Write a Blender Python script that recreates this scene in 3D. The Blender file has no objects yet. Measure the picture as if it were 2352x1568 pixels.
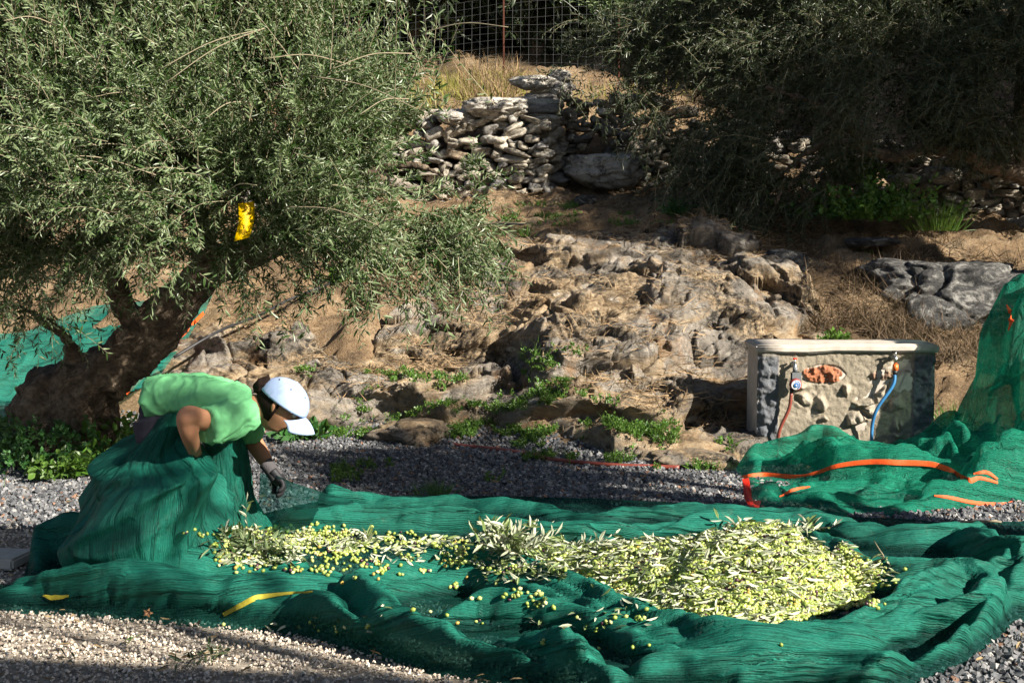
import bpy, bmesh, math, random
import numpy as np
from mathutils import Vector, Matrix
random.seed(7); RNG = np.random.default_rng(7)
scn = bpy.context.scene
COL = scn.collection
R = math.radians

# ------------------------------------------------------------------ camera, sky, sun, exposure
F = 3266.0; CX = 1176.0; CY = 784.0; CAMZ = 1.5; PITCH = math.atan((784 - 508) / F)
cd = bpy.data.cameras.new('camera'); cam = bpy.data.objects.new('camera', cd); COL.objects.link(cam)
cd.sensor_width = 36.0; cd.lens = F / 2352 * 36.0
cd.clip_start = 0.05; cd.clip_end = 600
cam.location = (0, 0, CAMZ); cam.rotation_euler = (math.pi / 2 - PITCH, 0, 0)
scn.camera = cam

SUN = Vector((0.70, -0.50, 0.50)).normalized()          # towards the sun
el = math.asin(SUN.z); az = math.atan2(SUN.x, SUN.y)
w = bpy.data.worlds.new('World'); scn.world = w; w.use_nodes = True
nt = w.node_tree; bg = nt.nodes['Background']
sky = nt.nodes.new('ShaderNodeTexSky'); sky.sky_type = 'NISHITA'; sky.sun_disc = False
sky.sun_elevation = el; sky.sun_rotation = az
nt.links.new(sky.outputs[0], bg.inputs[0]); bg.inputs[1].default_value = 0.037
sd = bpy.data.lights.new('sun', 'SUN'); sd.energy = 5.0; sd.angle = R(0.55); sd.color = (1.0, 0.93, 0.80)
so = bpy.data.objects.new('sun', sd); COL.objects.link(so)
so.rotation_euler = (-SUN).to_track_quat('-Z', 'Y').to_euler()
scn.view_settings.view_transform = 'Standard'; scn.view_settings.look = 'None'
scn.view_settings.exposure = 1.45; scn.view_settings.gamma = 1.0
scn.render.resolution_x = 1024; scn.render.resolution_y = 682
scn.cycles.max_bounces = 6; scn.cycles.transparent_max_bounces = 10
scn.cycles.use_denoising = True

# ------------------------------------------------------------------ pixels to places (2352 x 1568 view of the photograph)
def ray(x, y):
    c, s = math.cos(PITCH), math.sin(PITCH)
    a, b = (x - CX) / F, (CY - y) / F
    return Vector((a, c + b * s, -s + b * c))
def P(x, y, D):
    d = ray(x, y); t = D / d.y
    return Vector((0, 0, CAMZ)) + d * t
def G(x, y, z=0.0):
    d = ray(x, y); t = (z - CAMZ) / d.z
    return Vector((0, 0, CAMZ)) + d * t

# ------------------------------------------------------------------ noise in numpy
def _h(ix, iy, iz, seed):
    n = (ix * 374761393 + iy * 668265263 + iz * 2147483647 + seed * 1274126177) & 0xFFFFFFFF
    n = ((n ^ (n >> 13)) * 1274126177) & 0xFFFFFFFF
    n = ((n ^ (n >> 16)) * 2246822519) & 0xFFFFFFFF
    return ((n ^ (n >> 15)) & 0xFFFFFF) / float(0xFFFFFF)
def vnoise(p, seed=0):
    p = np.asarray(p, dtype=np.float64); i = np.floor(p).astype(np.int64); f = p - i
    f = f * f * f * (f * (f * 6 - 15) + 10); r = 0
    for dx in (0, 1):
        wx = f[:, 0] if dx else 1 - f[:, 0]
        for dy in (0, 1):
            wy = f[:, 1] if dy else 1 - f[:, 1]
            for dz in (0, 1):
                wz = f[:, 2] if dz else 1 - f[:, 2]
                r = r + wx * wy * wz * _h(i[:, 0] + dx, i[:, 1] + dy, i[:, 2] + dz, seed)
    return r * 2 - 1
def fbm(p, o=4, seed=0, g=0.5):
    p = np.asarray(p, dtype=np.float64); r = 0; a = 1
    for k in range(o):
        r = r + a * vnoise(p * (2 ** k) + 17.3 * k, seed + k); a *= g
    return r
def ridged(p, o=4, seed=0, g=0.5):
    p = np.asarray(p, dtype=np.float64); r = 0; a = 1
    for k in range(o):
        r = r + a * (1 - np.abs(vnoise(p * (2 ** k) + 9.1 * k, seed + k)) * 2); a *= g
    return r
def cells(p, seed=0, vec=False):                                    # F1, F2, id of the cell
    i = np.floor(p).astype(np.int64); n = len(p)
    cv = np.zeros((n, 3)); f1 = np.full(n, 9.0); f2 = np.full(n, 9.0); idv = np.zeros(n)
    for dx in (-1, 0, 1):
        for dy in (-1, 0, 1):
            for dz in (-1, 0, 1):
                c = i + np.array([dx, dy, dz])
                q = np.stack([_h(c[:, 0], c[:, 1], c[:, 2], seed + 11 * k) for k in (1, 2, 3)], 1) + c
                d = np.sqrt(((q - p) ** 2).sum(1)); v = _h(c[:, 0], c[:, 1], c[:, 2], seed + 77)
                nearer = d < f1
                f2 = np.where(nearer, f1, np.minimum(f2, d)); idv = np.where(nearer, v, idv); cv = np.where(nearer[:, None], p - q, cv); f1 = np.where(nearer, d, f1)
    if vec: return f1, f2, idv, cv
    return f1, f2, idv
def smooth(a, b, x):
    t = np.clip((x - a) / (b - a), 0, 1); return t * t * (3 - 2 * t)

# ------------------------------------------------------------------ objects
def tag(o, label=None, cat=None, group=None, kind=None):
    if label: o['label'] = label
    if cat: o['category'] = cat
    if group: o['group'] = group
    if kind: o['kind'] = kind
    return o
def link(o, parent=None):
    COL.objects.link(o)
    if parent: o.parent = parent
    return o
def empty(name, loc=(0, 0, 0), rz=0, **k):
    o = bpy.data.objects.new(name, None); o.location = loc; o.rotation_euler = (0, 0, rz); COL.objects.link(o)
    o.empty_display_size = 0.1
    return tag(o, **k)
def mesh_np(name, V, faces, mats=(), parent=None, smooth_=True, matidx=None, uv=None, col=None, **k):
    """V (n,3); faces: list of int arrays, each (m, 3) or (m, 4)."""
    me = bpy.data.meshes.new(name)
    V = np.asarray(V, dtype=np.float32)
    me.vertices.add(len(V)); me.vertices.foreach_set('co', V.ravel())
    loops = np.concatenate([f.ravel() for f in faces]).astype(np.int32)
    sizes = np.concatenate([np.full(len(f), f.shape[1], np.int32) for f in faces])
    starts = np.concatenate([[0], np.cumsum(sizes)[:-1]]).astype(np.int32)
    me.loops.add(len(loops)); me.loops.foreach_set('vertex_index', loops)
    me.polygons.add(len(sizes)); me.polygons.foreach_set('loop_start', starts)
    try: me.polygons.foreach_set('loop_total', sizes)
    except Exception: pass
    if matidx is not None: me.polygons.foreach_set('material_index', np.asarray(matidx, np.int32))
    me.update(calc_edges=True)
    if uv is not None:
        l = me.uv_layers.new(name='UVMap'); l.data.foreach_set('uv', np.asarray(uv, np.float32)[loops].ravel())
    if col is not None:
        a = me.color_attributes.new('Col', 'FLOAT_COLOR', 'POINT')
        c = np.ones((len(V), 4), np.float32); c[:, :3] = col; a.data.foreach_set('color', c.ravel())
    me.polygons.foreach_set('use_smooth', np.full(len(sizes), bool(smooth_)))
    for m in mats: me.materials.append(m)
    me.validate()
    o = bpy.data.objects.new(name, me)
    link(o, parent); return tag(o, **k)
def grid_faces(nu, nv, wrap=False):
    u = np.arange(nu if wrap else nu - 1); v = np.arange(nv - 1)
    U, W = np.meshgrid(u, v, indexing='ij'); U = U.ravel(); W = W.ravel(); U2 = (U + 1) % nu
    return np.stack([U * nv + W, U2 * nv + W, U2 * nv + W + 1, U * nv + W + 1], 1)
def catmull(pts, n):
    pts = [np.array(p, float) for p in pts]; pts = [2 * pts[0] - pts[1]] + pts + [2 * pts[-1] - pts[-2]]
    out = []; m = len(pts) - 3
    for s in np.linspace(0, m - 1e-6, n):
        i = int(s); t = s - i; a, b, c, d = pts[i:i + 4]
        out.append(0.5 * ((2 * b) + (-a + c) * t + (2 * a - 5 * b + 4 * c - d) * t * t + (-a + 3 * b - 3 * c + d) * t ** 3))
    return np.array(out)
def tube_arrays(pts, n=24, seg=10, cap=True):
    """pts: (x,y,z,r) control points -> verts, faces of one tapered tube."""
    C = catmull(pts, n); c = C[:, :3]; r = np.maximum(C[:, 3], 1e-4)
    t = np.gradient(c, axis=0); t /= np.linalg.norm(t, axis=1)[:, None] + 1e-9
    up = np.array([0, 0, 1.0]) if abs(t[0][2]) < .9 else np.array([1.0, 0, 0])
    V = []
    a = np.cross(t[0], up); a /= np.linalg.norm(a)
    for i in range(n):
        a = a - t[i] * a.dot(t[i]); a /= np.linalg.norm(a) + 1e-9; b = np.cross(t[i], a)
        ang = np.linspace(0, 2 * np.pi, seg, endpoint=False)
        V.append(c[i] + r[i] * (np.cos(ang)[:, None] * a + np.sin(ang)[:, None] * b))
    V = np.concatenate(V); i, j = np.meshgrid(np.arange(n - 1), np.arange(seg), indexing='ij'); i = i.ravel(); j = j.ravel(); j2 = (j + 1) % seg
    Fq = np.stack([i * seg + j, i * seg + j2, (i + 1) * seg + j2, (i + 1) * seg + j], 1)
    fs = [Fq]
    if cap:
        V = np.concatenate([V, c[:1], c[-1:]]); k = len(V) - 2; j = np.arange(seg); j2 = (j + 1) % seg
        fs.append(np.stack([np.full(seg, k), j2, j], 1)); o = (n - 1) * seg
        fs.append(np.stack([np.full(seg, k + 1), o + j, o + j2], 1))
    return V, fs
def join_arrays(items):
    V = []; Q = []; T = []; off = 0
    for v, fs in items:
        V.append(v)
        for f in fs: (Q if f.shape[1] == 4 else T).append(f + off)
        off += len(v)
    out = []
    if Q: out.append(np.concatenate(Q))
    if T: out.append(np.concatenate(T))
    return np.concatenate(V), out
def tube(name, pts, m, n=24, seg=10, parent=None, **k):
    V, fs = tube_arrays(pts, n, seg); return mesh_np(name, V, fs, [m], parent, **k)
def bm_obj(name, fn, m, parent=None, smooth_=False, loc=None, **k):
    bm = bmesh.new(); fn(bm); me = bpy.data.meshes.new(name); bm.normal_update(); bm.to_mesh(me); bm.free()
    me.materials.append(m)
    for p in me.polygons: p.use_smooth = smooth_
    o = bpy.data.objects.new(name, me)
    if loc: o.location = loc
    link(o, parent); return tag(o, **k)
def bake(o, mods):
    """adds modifiers with a setup function and replaces the mesh by the evaluated one."""
    for typ, kw in mods:
        md = o.modifiers.new(typ, typ)
        for a, b in kw.items(): setattr(md, a, b)
    dg = bpy.context.evaluated_depsgraph_get(); ev = o.evaluated_get(dg)
    me = bpy.data.meshes.new_from_object(ev, depsgraph=dg); old = o.data
    o.modifiers.clear(); o.data = me; me.name = old.name; bpy.data.meshes.remove(old)
    return o
def get_co(o):
    a = np.empty(len(o.data.vertices) * 3, np.float32); o.data.vertices.foreach_get('co', a); return a.reshape(-1, 3).astype(float)
def set_co(o, a):
    o.data.vertices.foreach_set('co', np.asarray(a, np.float32).ravel()); o.data.update()
def get_no(o):
    a = np.empty(len(o.data.vertices) * 3, np.float32); o.data.vertices.foreach_get('normal', a); return a.reshape(-1, 3).astype(float)

# ------------------------------------------------------------------ materials
class M:
    def __init__(s, name, rough=0.8, spec=0.3):
        s.m = bpy.data.materials.new(name); s.m.use_nodes = True; s.t = s.m.node_tree
        s.b = s.t.nodes['Principled BSDF']; s.out = s.t.nodes['Material Output']
        s.b.inputs['Roughness'].default_value = rough; s.b.inputs['Specular IOR Level'].default_value = spec
    def n(s, typ, **k):
        x = s.t.nodes.new('ShaderNode' + typ)
        for a, b in k.items():
            if hasattr(x, a): setattr(x, a, b)
        return x
    def set(s, node, **k):
        for a, b in k.items(): node.inputs[a.replace('_', ' ')].default_value = b
        return node
    def l(s, a, b): s.t.links.new(a, b)
    def coords(s, kind='Object', scale=(1, 1, 1), rot=(0, 0, 0)):
        scale = tuple(scale)
        c = s.n('TexCoord'); mp = s.n('Mapping'); mp.inputs['Scale'].default_value = scale; mp.inputs['Rotation'].default_value = rot
        s.l(c.outputs[kind], mp.inputs[0]); return mp.outputs[0]
    def noise(s, vec, scale=5, detail=6, rough=0.6, dist=0):
        x = s.n('TexNoise'); s.set(x, Scale=scale, Detail=detail, Roughness=rough, Distortion=dist); s.l(vec, x.inputs['Vector']); return x.outputs[0]
    def voro(s, vec, scale=5, feature='F1', out=0):
        x = s.n('TexVoronoi', feature=feature); x.inputs['Scale'].default_value = scale; s.l(vec, x.inputs['Vector']); return x.outputs[out]
    def ramp(s, fac, stops, interp='LINEAR'):
        r = s.n('ValToRGB'); e = r.color_ramp.elements; r.color_ramp.interpolation = interp
        while len(e) < len(stops): e.new(0.5)
        for i, (p, c) in enumerate(stops):
            e[i].position = p; e[i].color = (c, c, c, 1) if not hasattr(c, '__len__') else (*c, 1)
        s.l(fac, r.inputs[0]); return r.outputs[0]
    def mix(s, fac, a, b, mode='MIX'):
        x = s.n('Mix', data_type='RGBA', blend_type=mode)
        for v, i in ((fac, 0), (a, 6), (b, 7)):
            if hasattr(v, 'is_output'): s.l(v, x.inputs[i])
            else: x.inputs[i].default_value = v if i == 0 else (*v, 1)
        return x.outputs[2]
    def math(s, op, a, b=0.5):
        x = s.n('Math', operation=op)
        for v, i in ((a, 0), (b, 1)):
            if hasattr(v, 'is_output'): s.l(v, x.inputs[i])
            else: x.inputs[i].default_value = v
        return x.outputs[0]
    def col(s, c):
        if hasattr(c, 'is_output'): s.l(c, s.b.inputs['Base Color'])
        else: s.b.inputs['Base Color'].default_value = (*c, 1)
        return s
    def bump(s, h, strength=0.5, dist=0.02, prev=None):
        x = s.n('Bump'); x.inputs['Strength'].default_value = strength; x.inputs['Distance'].default_value = dist
        s.l(h, x.inputs['Height'])
        if prev is not None: s.l(prev, x.inputs['Normal'])
        s.l(x.outputs[0], s.b.inputs['Normal']); return x.outputs[0]
def plain(name, c, rough=0.6, spec=0.4, metal=0, var=0.15, bump=0.2, scale=30):
    m = M(name, rough, spec); v = m.coords(); n = m.noise(v, scale)
    m.col(m.mix(m.ramp(n, [(0.3, 0), (0.7, 1)]), [x * (1 - var) for x in c], [min(1, x * (1 + var)) for x in c]))
    m.b.inputs['Metallic'].default_value = metal
    if bump: m.bump(n, bump, 0.004)
    return m.m
def leaf_mat(name, top, under, trans=0.25, rough=0.42, spec=0.5, var=0.35):
    m = M(name, rough, spec)
    g = m.n('NewGeometry'); rnd = g.outputs['Random Per Island']
    t = m.mix(m.ramp(rnd, [(0, 0), (1, 1)]), [x * (1 - var) for x in top], [x * (1 + var) for x in top])
    u = m.mix(rnd, [x * (1 - var * .5) for x in under], [x * (1 + var * .3) for x in under])
    c = m.mix(g.outputs['Backfacing'], t, u); m.col(c)
    tr = m.n('BsdfTranslucent'); m.l(m.mix(0.5, c, (0.22, 0.32, 0.05)), tr.inputs[0])
    mx = m.n('MixShader'); mx.inputs[0].default_value = trans
    m.l(m.b.outputs[0], mx.inputs[1]); m.l(tr.outputs[0], mx.inputs[2]); m.l(mx.outputs[0], m.out.inputs[0])
    return m.m
def bark_mat():
    m = M('olive_bark', 0.9, 0.15); v = m.coords(); n = m.noise(v, 7, 8, .7, 1.2); n2 = m.noise(v, 30, 6, .7)
    c = m.ramp(n, [(0.3, (0.05, 0.036, 0.026)), (0.48, (0.17, 0.125, 0.09)), (0.7, (0.34, 0.27, 0.20))])
    m.col(m.mix(m.ramp(n2, [(0.35, 0.7), (0.6, 0)]), c, (0.03, 0.024, 0.02))); h = m.math('ADD', n, m.math('MULTIPLY', n2, .5)); m.bump(h, 1.0, 0.04)
    return m.m
def rock_mat(name='weathered_rock', warm=1.0):
    m = M(name, 0.92, 0.15)
    v = m.coords(scale=(1, 1, 2.6), rot=(R(12), R(-14), 0)); vo = m.coords()
    big = m.noise(v, 1.1, 6, .6, .8); mid = m.noise(v, 5, 9, .72, .9); fine = m.noise(vo, 26, 9, .75); spk = m.noise(vo, 90, 5, .8)
    c = m.ramp(mid, [(0.30, (0.06, 0.045, 0.03)), (0.42, (0.22, 0.155, 0.095)), (0.52, (0.37, 0.275, 0.175)), (0.64, (0.44, 0.345, 0.235)), (0.8, (0.56, 0.49, 0.40))])
    gray = m.ramp(fine, [(0.34, (0.08, 0.078, 0.075)), (0.5, (0.25, 0.23, 0.21)), (0.68, (0.48, 0.44, 0.39))])
    c = m.mix(m.ramp(big, [(0.44, 0), (0.56, 0.85)]), c, gray)
    c = m.mix(m.ramp(m.noise(vo, 2.3, 7, .7, .5), [(0.56, 0), (0.66, 0.6)]), c, (0.34, 0.19, 0.09))
    lich = m.math('MULTIPLY', m.ramp(m.noise(vo, 1.6, 5, .6), [(0.46, 0), (0.58, 1)]), m.ramp(fine, [(0.44, 0), (0.56, 0.95)]))
    c = m.mix(lich, c, (0.035, 0.033, 0.03))
    c = m.mix(m.ramp(spk, [(0.62, 0), (0.7, 0.55)]), c, (0.62, 0.58, 0.5))
    c = m.mix(m.ramp(spk, [(0.3, 0.75), (0.42, 0)]), c, (0.04, 0.034, 0.028))
    w_ = m.ramp(m.voro(v, 2.1), [(0.08, 0.75), (0.16, 0)])
    c = m.mix(m.math('MULTIPLY', w_, m.ramp(fine, [(0.42, 0), (0.55, 1)])), c, (0.66, 0.62, 0.55))
    m.col(c)
    b = m.bump(m.noise(v, 6, 10, .66, 1.0), .8, 0.07); m.bump(m.math('ADD', fine, m.math('MULTIPLY', spk, .5)), 0.9, 0.02, b)
    return m.m
def soil_mat():
    m = M('dry_soil', 0.95, 0.1); v = m.coords(); n = m.noise(v, 2.2, 8, .65, .4); f = m.noise(v, 40, 8, .8)
    c = m.ramp(n, [(0.34, (0.10, 0.07, 0.045)), (0.5, (0.23, 0.155, 0.09)), (0.66, (0.31, 0.235, 0.155))])
    c = m.mix(m.ramp(f, [(0.38, 0.8), (0.5, 0)]), c, (0.05, 0.033, 0.022)); c = m.mix(m.ramp(f, [(0.56, 0), (0.68, 0.5)]), c, (0.45, 0.36, 0.24))
    m.col(c); m.bump(m.math('ADD', f, n), 1.0, 0.04); return m.m
def ground_mat():
    m = M('packed_gravel_bed', 0.95, 0.15); v = m.coords()
    vo = m.voro(v, 60, out=1); d = m.voro(v, 60)
    c = m.ramp(vo, [(0, (0.07, 0.075, 0.09)), (0.5, (0.16, 0.165, 0.18)), (1, (0.30, 0.28, 0.26))])
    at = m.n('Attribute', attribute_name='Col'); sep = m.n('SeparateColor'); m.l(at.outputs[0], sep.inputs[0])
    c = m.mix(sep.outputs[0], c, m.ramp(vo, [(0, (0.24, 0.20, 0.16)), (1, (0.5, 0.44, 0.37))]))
    f = m.noise(v, 40, 8, .8); n = m.noise(v, 2.2, 8, .65, .4)
    s = m.ramp(n, [(0.34, (0.10, 0.07, 0.045)), (0.5, (0.23, 0.155, 0.09)), (0.66, (0.31, 0.235, 0.155))])
    s = m.mix(m.ramp(f, [(0.38, 0.8), (0.5, 0)]), s, (0.05, 0.033, 0.022)); s = m.mix(m.ramp(f, [(0.56, 0), (0.68, 0.5)]), s, (0.42, 0.33, 0.22))
    c = m.mix(sep.outputs[1], c, s); c = m.mix(sep.outputs[2], c, m.mix(f, (0.02, 0.03, 0.012), (0.05, 0.055, 0.025)))
    m.col(c); b = m.bump(d, 0.6, 0.012); m.bump(f, 0.8, 0.03, b); return m.m
def net_mat(name, c1, c2, alpha_see=0.10, alpha_dense=0.0, ribs=19.0, trl=0.15, crease=.20, tint=(0.75, 0.95, 0.88, 1), sheer=.10, single=(1, 1, 1)):
    m = M(name, 0.62, 0.25)
    uv = m.coords('UV'); obj = m.coords('Object')
    wv = m.n('TexWave', wave_type='BANDS', bands_direction='Y'); m.set(wv, Scale=ribs, Distortion=9.0, Detail=3.0, Detail_Scale=.35, Detail_Roughness=0.65)
    m.l(uv, wv.inputs[0]); rib = m.math('ADD', m.math('MULTIPLY', wv.outputs['Fac'], .35), m.math('MULTIPLY', m.ramp(m.noise(m.coords('UV', (5, 110, 1)), 1.0, 4, .75, .6), [(.32, 0), (.68, 1)]), .65))
    big = m.noise(obj, 2.2, 6, .65, .3); fine = m.noise(obj, 70, 4, .7)
    c = m.mix(m.ramp(big, [(0.35, 0), (0.65, 1)]), c1, c2); st = m.noise(m.coords('UV', (2.0, 60, 1)), 1.0, 6, .7); c = m.mix(m.ramp(st, [(0.35, 0.35), (0.5, 0)]), c, [x * .35 for x in c1])
    c = m.mix(m.math('MULTIPLY', rib, 0.5), c, [x * 1.7 + .01 for x in c2]); c = m.mix(m.ramp(fine, [(0.35, 0.35), (0.5, 0)]), c, [x * .4 for x in c1])
    c = m.mix(m.ramp(m.noise(obj, 9, 8, .8), [(0.6, 0), (0.78, 0.22)]), c, (0.32, 0.36, 0.27))
    a0 = m.n('Attribute', attribute_name='Col'); s0 = m.n('SeparateColor'); m.l(a0.outputs[0], s0.inputs[0]); c = m.mix(s0.outputs[0], m.mix(1.0, c, single, 'MULTIPLY'), c)  # low density: net colour multiplied down as painted shade
    m.col(c); fo = m.n('TexNoise'); m.set(fo, Scale=1.0, Detail=1.5, Roughness=0.45, Distortion=.8); m.l(m.coords('UV', (1.2, 5.0, 1)), fo.inputs['Vector'])
    fc = m.math('ABSOLUTE', m.math('SUBTRACT', fo.outputs[0], .5)); fb = m.bump(m.math('MINIMUM', fc, .12), 1.0, crease)
    m.bump(m.math('ADD', rib, m.math('MULTIPLY', fine, .6)), 0.7, 0.008, fb)
    tl = m.n('BsdfTranslucent'); m.l(m.mix(0.3, c, (0.0, 0.5, 0.3)), tl.inputs[0])
    m1 = m.n('MixShader'); m1.inputs[0].default_value = trl; m.l(m.b.outputs[0], m1.inputs[1]); m.l(tl.outputs[0], m1.inputs[2])
    tp = m.n('BsdfTransparent'); tp.inputs[0].default_value = tint
    a = m.ramp(m.math('ADD', m.math('MULTIPLY', rib, .4), m.math('MULTIPLY', m.noise(obj, 120, 2, .5), .6)), [(0.35, alpha_see), (0.62, alpha_dense)])
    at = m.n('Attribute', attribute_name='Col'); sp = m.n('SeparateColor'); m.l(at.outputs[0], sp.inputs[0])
    a = m.math('ADD', m.math('MULTIPLY', a, m.math('SUBTRACT', 1.25, sp.outputs[0])), m.math('MULTIPLY', m.math('SUBTRACT', 1.0, sp.outputs[0]), sheer))
    m2 = m.n('MixShader'); m.l(a, m2.inputs[0]); m.l(m1.outputs[0], m2.inputs[1]); m.l(tp.outputs[0], m2.inputs[2]); m.l(m2.outputs[0], m.out.inputs[0])
    return m.m
def stone_mat(name='gravel_stone'):
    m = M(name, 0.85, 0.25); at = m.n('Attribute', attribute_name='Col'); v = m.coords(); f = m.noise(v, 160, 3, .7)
    m.col(m.mix(m.ramp(f, [(0.3, 0.45), (0.65, 0)]), at.outputs[0], (0.03, 0.03, 0.035))); return m.m

BARK = bark_mat(); ROCK = rock_mat(); SOIL = soil_mat(); GROUND = ground_mat(); STONE = stone_mat()
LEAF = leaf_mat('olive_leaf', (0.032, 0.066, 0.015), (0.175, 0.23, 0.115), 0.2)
LEAF_SHADE = leaf_mat('olive_leaf_shade', (0.012, 0.024, 0.007), (0.05, 0.066, 0.03), 0.12)  # olive leaf with the right tree's shade put into its colour
LEAF_FAR = leaf_mat('evergreen_leaf', (0.016, 0.028, 0.010), (0.03, 0.045, 0.02), 0.1)
LEAF_CUT = leaf_mat('cut_olive_leaf', (0.15, 0.20, 0.07), (0.50, 0.52, 0.38), 0.15)
WEED = leaf_mat('weed_leaf', (0.065, 0.15, 0.018), (0.09, 0.17, 0.03), 0.3)
WEED_D = leaf_mat('deep_green_leaf', (0.04, 0.13, 0.03), (0.06, 0.15, 0.05), 0.3)
STRAW = leaf_mat('dry_straw', (0.27, 0.18, 0.10), (0.30, 0.21, 0.13), 0.1, 0.8, 0.2, 0.5)
STRAW_Y = leaf_mat('yellow_grass', (0.26, 0.25, 0.06), (0.32, 0.28, 0.09), 0.35, 0.7, 0.2, 0.5)
STRAW_D = leaf_mat('dead_brush', (0.10, 0.07, 0.045), (0.14, 0.10, 0.07), 0.05, 0.9, 0.1, 0.5)
TWIG = plain('twig_bark', (0.22, 0.19, 0.13), 0.85, 0.2)
NET1 = net_mat('dark_green_net', (0.003, 0.075, 0.052), (0.007, 0.155, 0.11), 0.10, 0.0, tint=(0.32, 0.55, 0.55, 1), sheer=.55, single=(.5, .5, .55))  # flat interior gets a darker colour, shade painted into the net
NET2 = net_mat('bright_green_net', (0.003, 0.16, 0.095), (0.006, 0.23, 0.145), 0.36, 0.14, trl=.3)
NET3 = net_mat('teal_net', (0.01, 0.15, 0.12), (0.02, 0.25, 0.19), 0.45, 0.15, trl=.3)
ORANGE = plain('orange_webbing', (0.70, 0.085, 0.012), 0.6, 0.3, bump=0.5, scale=80)
RED = plain('red_plastic', (0.75, 0.035, 0.015), 0.4, 0.5)
YELLOW = plain('yellow_webbing', (0.36, 0.30, 0.03), 0.7, 0.3, bump=0.5, scale=80)
# ------------------------------------------------------------------ the lie of the land
T_D = np.array([0, 8, 8.8, 9.3, 10, 11, 12, 13, 14, 14.6, 15.1, 16, 18, 21, 25, 32, 45, 80])
T_S = (np.array([-700, 0, 400, 600, 800, 1000, 1200, 1400, 1600, 1800, 2000, 2300, 2500, 3300]) - 1250) / 3472.0
T_Z = np.array([
    [0, 0, 0, 0, 0, .06, .35, .7, 1.05, 1.3, 1.45, 1.8, 2.6, 3.6, 5.5, 10, 20, 34],
    [0, 0, 0, 0, 0, .10, .45, .8, 1.15, 1.35, 1.5, 1.9, 2.6, 3.6, 5.5, 10, 20, 34],
    [0, 0, 0, 0, 0, .32, .8, 1.15, 1.4, 1.5, 1.62, 2.1, 2.8, 3.7, 5.5, 10, 20, 34],
    [0, 0, 0, 0, .02, .48, .85, 1.15, 1.42, 1.55, 1.8, 2.4, 3.0, 3.9, 5.6, 10, 20, 34],
    [0, 0, 0, 0, .05, .45, .88, 1.22, 1.5, 1.66, 2.2, 2.7, 3.2, 4.0, 5.8, 10, 20, 34],
    [0, 0, 0, .02, .12, .48, .98, 1.36, 1.62, 1.78, 2.5, 2.85, 3.35, 4.1, 6, 11, 20, 34],
    [0, 0, 0, .03, .22, .58, 1.06, 1.45, 1.7, 1.84, 2.6, 2.9, 3.4, 4.2, 6, 11, 20, 34],
    [0, 0, .02, .12, .50, .88, 1.2, 1.47, 1.68, 1.80, 1.88, 2.7, 3.4, 4.2, 6, 11, 20, 34],
    [0, .0, .05, .28, .62, .97, 1.25, 1.49, 1.68, 1.78, 1.86, 2.7, 3.4, 4.2, 6, 11, 20, 34],
    [0, 0, .0, .08, .45, .85, 1.15, 1.38, 1.62, 1.74, 1.84, 2.6, 3.3, 4.2, 6, 12, 21, 34],
    [0, 0, 0, .0, .25, .6, .95, 1.25, 1.58, 1.7, 1.8, 2.5, 3.3, 4.4, 6.5, 12, 21, 34],
    [0, 0, 0, 0, .16, .55, 1.0, 1.28, 1.52, 1.64, 1.75, 2.4, 3.3, 4.6, 7, 13, 22, 34],
    [0, 0, 0, 0, .16, .55, 1.0, 1.3, 1.52, 1.64, 1.75, 2.4, 3.3, 5, 8, 14, 22, 34],
    [0, 0, 0, 0, .12, .5, .9, 1.3, 1.55, 1.7, 1.85, 2.6, 3.8, 6, 9, 15, 23, 34]])
def terr(x, y):
    x = np.asarray(x, float); y = np.asarray(y, float); s = x / np.maximum(y, 4.0)
    j = np.clip(np.searchsorted(T_D, y) - 1, 0, len(T_D) - 2); t = np.clip((y - T_D[j]) / (T_D[j + 1] - T_D[j]), 0, 1)
    i = np.clip(np.searchsorted(T_S, s) - 1, 0, len(T_S) - 2); q = np.clip((s - T_S[i]) / (T_S[i + 1] - T_S[i]), 0, 1); q = q * q * (3 - 2 * q)
    a = T_Z[i, j] * (1 - t) + T_Z[i, j + 1] * t; b = T_Z[i + 1, j] * (1 - t) + T_Z[i + 1, j + 1] * t
    return a * (1 - q) + b * q
def tz(x, y): return float(terr(np.array([x]), np.array([y]))[0])
def place(px, py, D0=8.0, D1=40.0):
    """first point of the terrain seen through a pixel"""
    D = np.linspace(D0, D1, 1600); d = ray(px, py); t = D / d.y
    z = CAMZ + d.z * t; h = terr(d.x * t, D); k = np.argmax(z <= h)
    return Vector((d.x * t[k], D[k], h[k]))

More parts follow.
